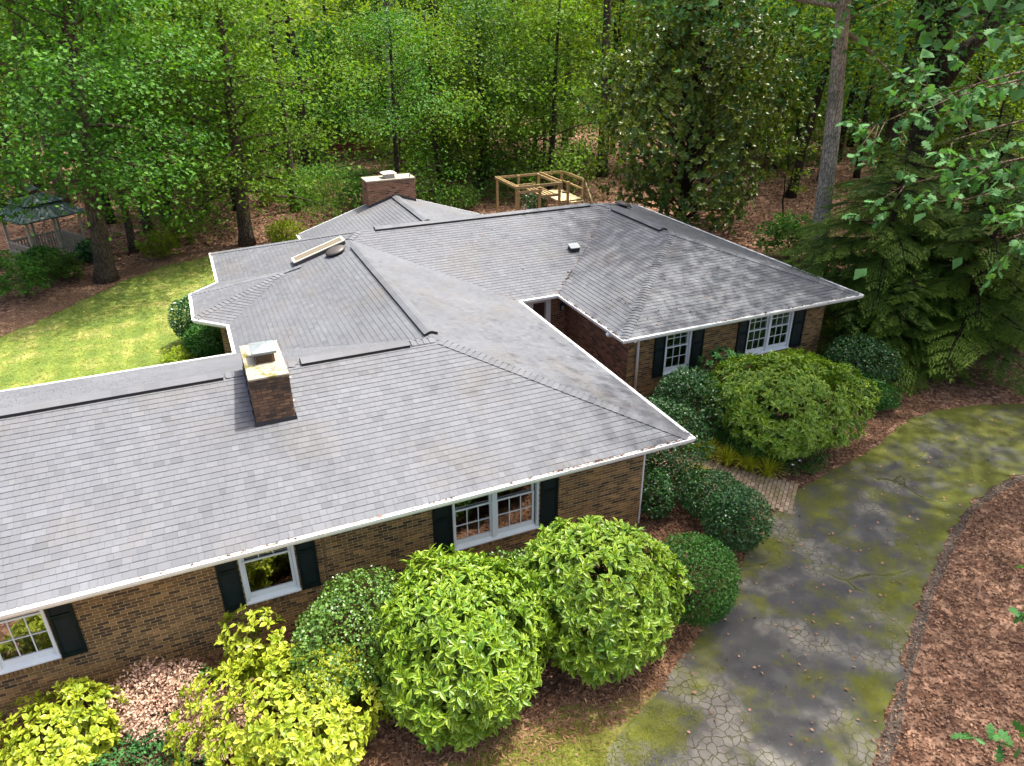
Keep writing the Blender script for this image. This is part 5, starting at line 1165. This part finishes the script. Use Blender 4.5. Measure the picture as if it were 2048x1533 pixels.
# oak off to the right, and one close to the camera whose branch ends hang into view
plant('shade_oak', 'spreading oak standing past the right edge of the driveway', FT, 16.5, -3.4, broadleaf(107, 21, .45, 13.6, 20.5, 8.4, 21000, 'wide', .24, 'oak_leaf', (-.33, .12), 30, .3))
plant('shade_oak', 'oak by the driveway top beyond the right edge', FT, 22.5, 4.0, broadleaf(108, 22, .45, 12.5, 21, 6.4, 11000, 'wide', .22, 'oak_leaf', (-.06, .02), 24, .3))
near = thing('near_oak', 'oak whose lobed leaf sprays hang into the right of the view', FT, (5.2, -10.6, 0))
mb = MB(); r = rnd(90); LP_ = []; LY = []; LZ = []; NO = np.array([5.2, -10.6, 0])
mb.tube([(0, 0, -.1), (.1, .1, 4), (0, .3, 8), (-.2, .4, 12), (0, .3, 17)], [.45, .33, .28, .2, .05], 12)
def spray(root_, a, b, n, wide=.45):
    a, b = np.array(a, float), np.array(b, float)
    if root_ is not None: mb.tube([root_, (np.array(root_)+a)/2+np.array([0, 0, .35]), a], [.10, .05, .022], 6)
    t = np.linspace(0, 1, 9); L_ = np.linalg.norm(b-a); pts = a+(b-a)*t[:, None]+np.stack([0*t, 0*t, .12*L_*np.sin(t*PI)*.6], 1); mb.tube(pts, np.linspace(.020, .004, 9), 5)
    for i in range(n):
        s_ = 1-(r.random()**1.3)*.75; p0 = interp(pts, s_); d = nrm(nrm(b-a)*.7+unit(r, 1)[0]*np.array([1, 1, .8])); tip = p0+d*r.uniform(.18, .55)*(.6+wide); mb.tube([p0, tip], [.005, .002], 3)
        for j in range(10):
            q = p0+(tip-p0)*r.uniform(.35, 1.02); LP_.append(q); LY.append(d*.6+r.normal(size=3)*.75+np.array([0, 0, -.35])); LZ.append(np.array([0, 0, 1.])+r.normal(size=3)*.55)
for a_, b_, n, rt_ in (((-.44, -6.55, 10.59), (-2.68, -5.51, 9.98), 16, (5.1, -10.4, 9.5)), ((-.79, -6.99, 10.46), (-2.78, -6.13, 10.24), 14, (.5, -7.0, 10.3)), ((-1.21, -7.31, 10.18), (-3.09, -6.6, 10.0), 16, (1.2, -7.9, 9.9)), ((-.68, -7.37, 9.78), (-2.89, -6.15, 9.54), 15, (5.1, -10.4, 8.4)),
      ((-1.21, -7.5, 9.63), (-2.97, -6.88, 9.58), 12, (.6, -8.0, 9.4)), ((-1.65, -7.64, 9.9), (-3.27, -7.23, 9.95), 12, (.4, -8.2, 9.6)), ((.04, -6.37, 10.96), (-1.3, -5.9, 10.9), 4, (2.5, -8.4, 10.8)),
      ((.21, -5.66, 11.46), (-2.21, -4.45, 10.92), 9, (5.1, -10.2, 11.4)), ((-1.73, -7.67, 9.42), (-3.23, -7.47, 9.42), 9, (1.2, -8.6, 9.0)), ((-2.56, -8.78, 7.52), (-3.75, -8.85, 7.49), 6, (5.1, -10.5, 6.4)), ((-2.68, -8.96, 7.2), (-3.80, -9.02, 7.28), 4, (.5, -9.4, 7.0)),
      ((-3.44, -9.67, 6.37), (-4.5, -9.58, 6.62), 6, (5.1, -10.6, 5.2)), ((-1.26, -7.84, 8.75), (-2.5, -7.62, 8.77), 4, (5.1, -10.4, 7.8))):
    spray(np.array(rt_)-NO, np.array(a_)-NO, np.array(b_)-NO, n)
for b_ in ((4, 3, 12), (3, -4, 13), (-3, -3, 15), (0, 4, 14)): spray((0, .3, 11), np.array(b_)*.6+np.array([0, 0, 4.5]), b_, 40, 1.2)
mb.build('trunk', 'twig_bark', near, smooth=True)
LP_, LY, LZ = map(np.array, (LP_, LY, LZ)); obj('crown', leaf_mesh('crown', [scatter(LP_, LY, LZ, .105*r.uniform(.7, 1.2, len(LP_)), 'oak', np.clip(r.normal(.55, .22, len(LP_)), 0, 1))], 'oak_leaf'), near)
# magnolia: dense whorls of dark glossy leaves
def magnolia(seed, h, rad, n):
    r = rnd(seed); mb = MB(); tp = trunk_path(r, h, (0, 0), .06); mb.tube(tp, np.linspace(.26, .03, len(tp)), 8)
    f = r.uniform(0, 1, n)**.9; z = .9+f*(h-1.2); prof = rad*np.clip(np.sin(PI*(f*.86+.14))**.7, .1, 1)*(1-.25*f); az = r.uniform(0, 2*PI, n)
    lob = 1+.22*np.sin(az*3+f*9)+.16*np.sin(az*7-f*15); rr = prof*lob*(r.uniform(.25, 1, n)**.45); P = np.stack([rr*np.cos(az), rr*np.sin(az), z], 1)
    for i in range(0, n, 12): mb.tube([interp(tp, max(.05, (z[i]-.5*rr[i])/h)), P[i]*np.array([.6, .6, 1])-np.array([0, 0, .1]), P[i]], [.035, .02, .006], 3, cap=False)
    A_ = np.stack([np.cos(az), np.sin(az), .6+0*az], 1)+r.normal(size=P.shape)*.35; A_ /= np.linalg.norm(A_, axis=1)[:, None]; T1 = np.cross(A_, [[0.1, .2, 1.]]); T1 /= np.linalg.norm(T1, axis=1)[:, None]; T2 = np.cross(A_, T1); parts = []
    ti = np.clip(r.normal(.42, .25, n), 0, 1)
    for j in range(8):
        ph = j*2.4+r.uniform(0, .6, n); el = .15+.1*j+r.normal(0, .2, n); rad_ = np.cos(ph)[:, None]*T1+np.sin(ph)[:, None]*T2
        parts.append(scatter(P, rad_*np.cos(el)[:, None]+A_*np.sin(el)[:, None], A_*np.cos(el)[:, None]-rad_*np.sin(el)[:, None], .23*r.uniform(.7, 1.2, n), 'quad', np.clip(ti+r.normal(0, .15, n), 0, 1)))
    return mb.mesh('trunk', ['dark_bark'], True), leaf_mesh('crown', parts, 'magnolia_leaf')
plant('magnolia_tree', 'tall dense magnolia with glossy dark leaves behind the far wing', FT, 15.6, 22.0, magnolia(130, 14.5, 5.6, 5200))
# hemlocks: drooping flat sprays
def hemlock(seed, h, rad, nb):
    r = rnd(seed); mb = MB(); tp = trunk_path(r, h, (0, 0), .04); mb.tube(tp, np.linspace(.20, .02, len(tp)), 8); P = []; Y = []; Z = []; T = []
    for i in range(nb):
        f = (i+r.random())/nb; z = .45+f*(h-.7); L_ = rad*(1-f**1.6)**.8*r.uniform(.55, 1.15)+.3; az = i*2.399+r.normal(0, .2); d = np.array([math.cos(az), math.sin(az), 0]); s_ = np.linspace(0, 1, 7)
        pts = np.array([0, 0, z])+d*(L_*s_)[:, None]+np.stack([0*s_, 0*s_, L_*(.20*s_-.34*s_**2)], 1); pts += interp(tp, z/h)*np.array([1, 1, 0]); mb.tube(pts, np.linspace(.028, .004, 7), 4, cap=False)
        side = np.array([-d[1], d[0], 0]); ti = r.normal(.45, .2)
        m_ = int(9+L_*15)
        for j in range(m_):
            t_ = r.uniform(.18, 1); p0 = interp(pts, t_); sg = r.choice((-1, 1)); tl = L_*.34*(1.15-t_)+.12; dd = nrm(d*.75+side*sg*.8+np.array([0, 0, -.10]))
            k = max(3, int(tl/.085)); q = np.linspace(.1, 1, k)
            pp = p0+dd*(tl*q)[:, None]+np.stack([0*q, 0*q, -.22*tl*q**2], 1); sd2 = nrm(np.cross(dd, (0, 0, 1)))
            for g_ in (-1, 1):
                P.append(pp); Y.append(np.tile(dd*.8+sd2*g_*.75+np.array([0, 0, -.15]), (k, 1))+r.normal(0, .15, (k, 3))); Z.append(np.tile([0, 0, 1.], (k, 1))+r.normal(0, .2, (k, 3))); T.append(np.full(k, ti)+.30*q*t_-.1+r.normal(0, .08, k))
    P, Y, Z, T = map(np.concatenate, (P, Y, Z, T)); return mb.mesh('trunk', ['dark_bark'], True), leaf_mesh('crown', [scatter(P, Y, Z, .15*r.uniform(.7, 1.25, len(P)), 'needle', np.clip(T, 0, 1))], 'hemlock_leaf')
hm = [hemlock(140, 7.0, 4.3, 72), hemlock(141, 6.0, 3.9, 62)]
for i, (x, y, k, sc, lb) in enumerate(((13.4, 7.0, 0, 1.0, 'drooping hemlock nearest the far house corner'), (14.8, 4.2, 1, 1.05, 'drooping hemlock beside the top of the driveway'), (17.6, 6.6, 0, 1.1, 'drooping hemlock at the right edge behind the driveway'), (17.4, 10.2, 1, 1.15, 'hemlock standing behind the other conifers near the tall pale trunk'), (20.5, 9.0, 1, 1.3, 'hemlock at the far right edge below the forked oak'), (12.0, 4.6, 1, .55, 'small young hemlock at the foot of the conifers'))):
    plant('hemlock_tree', lb, FT, x, y, hm[k], rz=i*1.3, sc=sc)
# the wood behind: individual trees sharing a few meshes
und = mid + [broadleaf(150, 9, .15, 1.2, 8.8, 3.6, 7500, 'wide', .20, 'forest_leaf', (.02, .03), 22, .26, 'dark_bark'), broadleaf(151, 12.5, .19, 2.4, 12, 4.2, 9000, 'quad', .24, 'yellow_sunlit_leaf', (.02, -.03), 24, .24, 'dark_bark'), broadleaf(152, 10, .17, 1.6, 9.6, 3.9, 8500, 'wide', .22, 'maple_leaf', (-.03, .03), 24, .2, 'bark')]
tall = [broadleaf(160, 25, .30, 13, 24, 4.6, 1500, 'wide', .34, 'forest_leaf', (.01, .01), 16, .3, 'bark'), broadleaf(161, 26, .36, 14, 25, 5.2, 1600, 'wide', .34, 'forest_leaf_dark', (-.02, .02), 16, .3, 'dark_bark', wob=.16), broadleaf(162, 23, .22, 12, 22, 4.0, 1200, 'wide', .32, 'forest_leaf', (.03, -.01), 14, .3, 'dark_bark', wob=.2)]
r = rnd(77); placed = [(-13.2, 26), (-6.6, 29.4), (-12.1, 30.4), (-11.4, 34), (6.2, 46.5), (2.3, 31.5), (6, 35), (9.5, 36.8), (13.2, 33.5), (21.6, 41), (27, 26), (32.3, 33.7), (15.4, 21), (16.4, 12.7), (20.3, 12.3), (-15.8, 31), (9.5, 27.5), (12, 29)]
cand = []
for _ in range(9000):
    d = 34+100*r.random()**.8; an = math.radians(r.uniform(-19, 66)); x, y = CAM[0]+d*math.sin(an), CAM[1]+d*math.cos(an)
    if y < 30 + max(0, (x-14))*-1.0 or (x < -5 and y < 37): continue
    if x > 14 and d < 40: continue
    if -2 < x < 34 and 22 < y < 36 and not (x > 24 and y > 26): continue     # open litter round the play frame
    if abs(x-5.8) < 5 and 36 < y < 51 and abs((x+9)/(y+11)-(5.8+9)/(52+11)) < .05: continue
    mind = 3.0 if d < 80 else 4.2
    if all((x-a_)**2+(y-b_)**2 > mind**2 for a_, b_ in placed): placed.append((x, y)); cand.append((d, x, y))
    if len(cand) >= 285: break
cand.sort()
MARKS = [(0, 'above the gazebo'), (190, 'behind the thick leaning maple'), (330, 'right of the thick leaning maple'), (430, 'behind the straight-trunked maple'), (560, 'just right of the straight-trunked maple'), (690, 'above the dark red rail'), (760, 'behind the tall grey trunk'), (850, 'right of the tall grey trunk'), (960, 'left of the playset'), (1080, 'above the playset'), (1190, 'beside the slanting forked trunk'), (1260, 'left of the magnolia'), (1400, 'behind the magnolia'), (1540, 'between the magnolia and the leaning trunk'), (1640, 'behind the tall pale trunk'), (1760, 'left of the forked oak'), (1880, 'behind the forked oak')]
ROWS = ('frontmost', 'second row', 'third row', 'fourth row'); seen = {}
FW2 = np.array([math.sin(YAW), math.cos(YAW)]); RT2 = np.array([math.cos(YAW), -math.sin(YAW)])
for i, (d, x, y) in enumerate(cand):
    istall = r.random() < (.60 if d < 75 else .38); p2 = np.array([x, y])-CAM[:2]; px = 1024+1471.8*(p2@RT2)/((p2@FW2)*math.cos(PITCH)+6*math.sin(PITCH))
    mk = [t_ for q, t_ in MARKS if px >= q][-1:] or ['past the left edge']; mk = mk[0] if px < 2048 else 'past the right edge'
    k_ = (istall, mk); c_ = seen.get(k_, 0); seen[k_] = c_+1; inv = 0 <= px < 2048 and c_ < 4
    if istall: plant('forest_tree', f'tall bare-trunked tree {mk}, {ROWS[c_]} of the wood' if inv else 'tall slender tree standing deep in the wood behind the house', FT, x, y, tall[r.integers(3)], 'tall trunks in the wood', r.uniform(0, 6.28), r.uniform(.85, 1.2), gz(x, y)-.1)
    else: plant('understory_tree', f'bushy green tree {mk}, {ROWS[c_]} of the wood' if inv else 'bushy green tree filling the depth of the wood behind the house', FT, x, y, und[r.choice(6, p=[.2, .14, .12, .2, .22, .12])], 'bushy trees in the wood', r.uniform(0, 6.28), r.uniform(.75, 1.15)*(1 if d < 85 else 1.25), gz(x, y)-.1)
# ---- litter, grass, gutter debris ---------------------------------
def litter(name, n, region, size, m, z, seed, tint=(.45, .28), flat=.45, kind='wide'):
    r = rnd(seed); P = []
    while sum(len(q) for q in P) < n:
        q = region(r, n); P.append(q)
    P = np.concatenate(P)[:n]; zz = np.array([z(a_, b_) for a_, b_ in P])+r.uniform(0, .03, n); P3 = np.stack([P[:, 0], P[:, 1], zz], 1)
    an = r.uniform(0, 2*PI, n); Y = np.stack([np.cos(an), np.sin(an), r.normal(0, .25, n)], 1); Z = np.array([0, 0, 1.])+r.normal(size=(n, 3))*flat
    return obj(name, leaf_mesh(name, [scatter(P3, Y, Z, size*r.uniform(.6, 1.3, n), kind, np.clip(r.normal(tint[0], tint[1], n), 0, 1))], m), None, 'stuff')
Lf = np.concatenate([Lp, Rp[::-1]])
def inpoly(P, poly):
    x, y = P[:, 0], P[:, 1]; c = np.zeros(len(P), bool); n = len(poly); j = n-1
    for i in range(n):
        xi, yi = poly[i]; xj, yj = poly[j]; t = ((yi > y) != (yj > y)) & (x < (xj-xi)*(y-yi)/(yj-yi+1e-12)+xi); c ^= t; j = i
    return c
def rect(x0, x1, y0, y1, cond=None):
    def f(r, n):
        P = np.stack([r.uniform(x0, x1, n), r.uniform(y0, y1, n)], 1)
        return P if cond is None else P[cond(P)]
    return f
litter('fallen_leaves', 40000, rect(-1.5, 14, -9.5, -1.3, lambda P: ~inpoly(P, Lf) & (P[:, 1] < -1.5) & ~(inpoly(P, SHOULDER) & (r.random(len(P)) > .25))), .066, 'fallen_leaf', lambda a_, b_: .012, 201, kind='quad')
litter('fallen_leaves', 15000, rect(-1, 13, -3.2, 7, lambda P: ~inpoly(P, Lf) & ((P[:, 1] > P[:, 0]*.35-2.6)) & ((P[:, 0] > 9.8) | (P[:, 1] < 5.7)) & ~((np.abs(P[:, 0]-np.interp(P[:, 1], CL[::1, 1], CL[::1, 0])) < .8) & (P[:, 1] > -.1))), .062, 'fallen_leaf', lambda a_, b_: .012, 202, kind='quad')
litter('fallen_leaves', 2600, rect(-13, -2, -4.3, .6, lambda P: ~inpoly(P, Lf)), .065, 'fallen_leaf', lambda a_, b_: .014, 203)
litter('fallen_leaves', 240, rect(-3, 12, -6, 1.6, lambda P: inpoly(P, Lf)), .07, 'fallen_leaf', lambda a_, b_: .050, 204, tint=(.75, .2))
litter('fallen_leaves', 26000, rect(-18, 34, 18, 46, lambda P: ~((P[:, 0] < -6) & (P[:, 1] < 29.2)) & ~((P[:, 0] < 11) & (P[:, 1] < 20.5))), .15, 'fallen_leaf', lambda a_, b_: gz(a_, b_)+.01, 205)
litter('pine_straw', 5200, rect(-9.5, 1.2, -4.2, -1.0, lambda P: ~inpoly(P, Lf) & (np.abs(P[:, 1]-(-3.35+np.maximum(0, P[:, 0]+2.6)*.55)) < .5)), .10, 'straw_leaf', lambda a_, b_: .014, 206, tint=(.4, .3), kind='needle')
# grass
lawn_poly = [(-24, 8.5), (-7.9, 8.5), (-7.9, 18.7), (-6.5, 25), (-7.2, 28.0), (-8.6, 28.2), (-10.7, 27.4), (-12.4, 25.7), (-14.6, 22.8), (-16.4, 20.7), (-18.5, 18.5), (-24, 15.5)]
litter('grass', 52000, rect(-19, -7, 10, 28, lambda P: inpoly(P, lawn_poly)), .11, 'grass_blade', lambda a_, b_: .0, 207, kind='blade', flat=.5, tint=(.45, .3))
fl_poly = [(-7.6, -3.7), (-5.8, -3.45), (-3.9, -3.6), (-2.6, -3.9), (-2.5, -4.3), (-3.4, -5.0), (-4.4, -5.6), (-8.5, -6.5), (-10, -5.5)]
litter('grass', 24000, rect(-10, -2, -6.4, -3.4, lambda P: inpoly(P, fl_poly) & ((np.sin(P[:, 0]*3.1+P[:, 1]*2.3)+np.sin(P[:, 0]*1.3-P[:, 1]*4.1)) > -1.2)), .07, 'grass_blade', lambda a_, b_: .010, 208, kind='blade', flat=.6, tint=(.45, .3))
# leaf debris lying in the gutters and valleys of the roof
r = rnd(210); P = []
for _ in range(200):
    u = r.random(); x = -11+u*10.8 if r.random() < .7 else r.normal(-2.2, 1.2); 
    if x < -.1: P.append((x, -.055+r.normal(0, .02), 2.70+r.uniform(0, .03)))
for _ in range(130): P.append((r.uniform(4.5, 10), YES-.05+r.normal(0, .02), 2.70+r.uniform(0, .025)))
for _ in range(120): P.append((XEW-.05+r.normal(0, .02), r.uniform(5.2, 9.1), 2.70+r.uniform(0, .03)))
for _ in range(90): q = abs(r.normal(0, 1.6)); P.append((XEW+q*.98+r.normal(0, .05), YC+q+r.normal(0, .05), EZ+S*q+.02))
for _ in range(40): q = abs(r.normal(0, .3)); P.append((-.05-q, YC+.0+q+r.normal(0, .06), EZ+S*q+.02))
for _ in range(60):
    x, y = r.uniform(2, 9.5), r.uniform(5.4, 9); q = min(y-YES, x-XEW, XEE-x)
    if q > 0: P.append((x, y, EZ+S*q+.02))
for _ in range(26):
    x, y = r.uniform(-2, 5.5), r.uniform(9.6, 13.5); q = y-YC
    if x+4.3 > 0 and abs(x) < 4+q: P.append((max(x, -q+.3), y, EZ+S*q+.02))
P = np.array(P); n = len(P); an = r.uniform(0, 6.28, n); Y = np.stack([np.cos(an), np.sin(an), r.normal(0, .2, n)], 1); Z = np.array([0, 0, 1.])+r.normal(size=(n, 3))*.35
obj('leaf_debris', leaf_mesh('leaf_debris', [scatter(P, Y, Z, .06*r.uniform(.6, 1.4, n), 'wide', np.clip(r.normal(.30, .3, n), 0, 1))], 'fallen_leaf'), None, 'stuff')
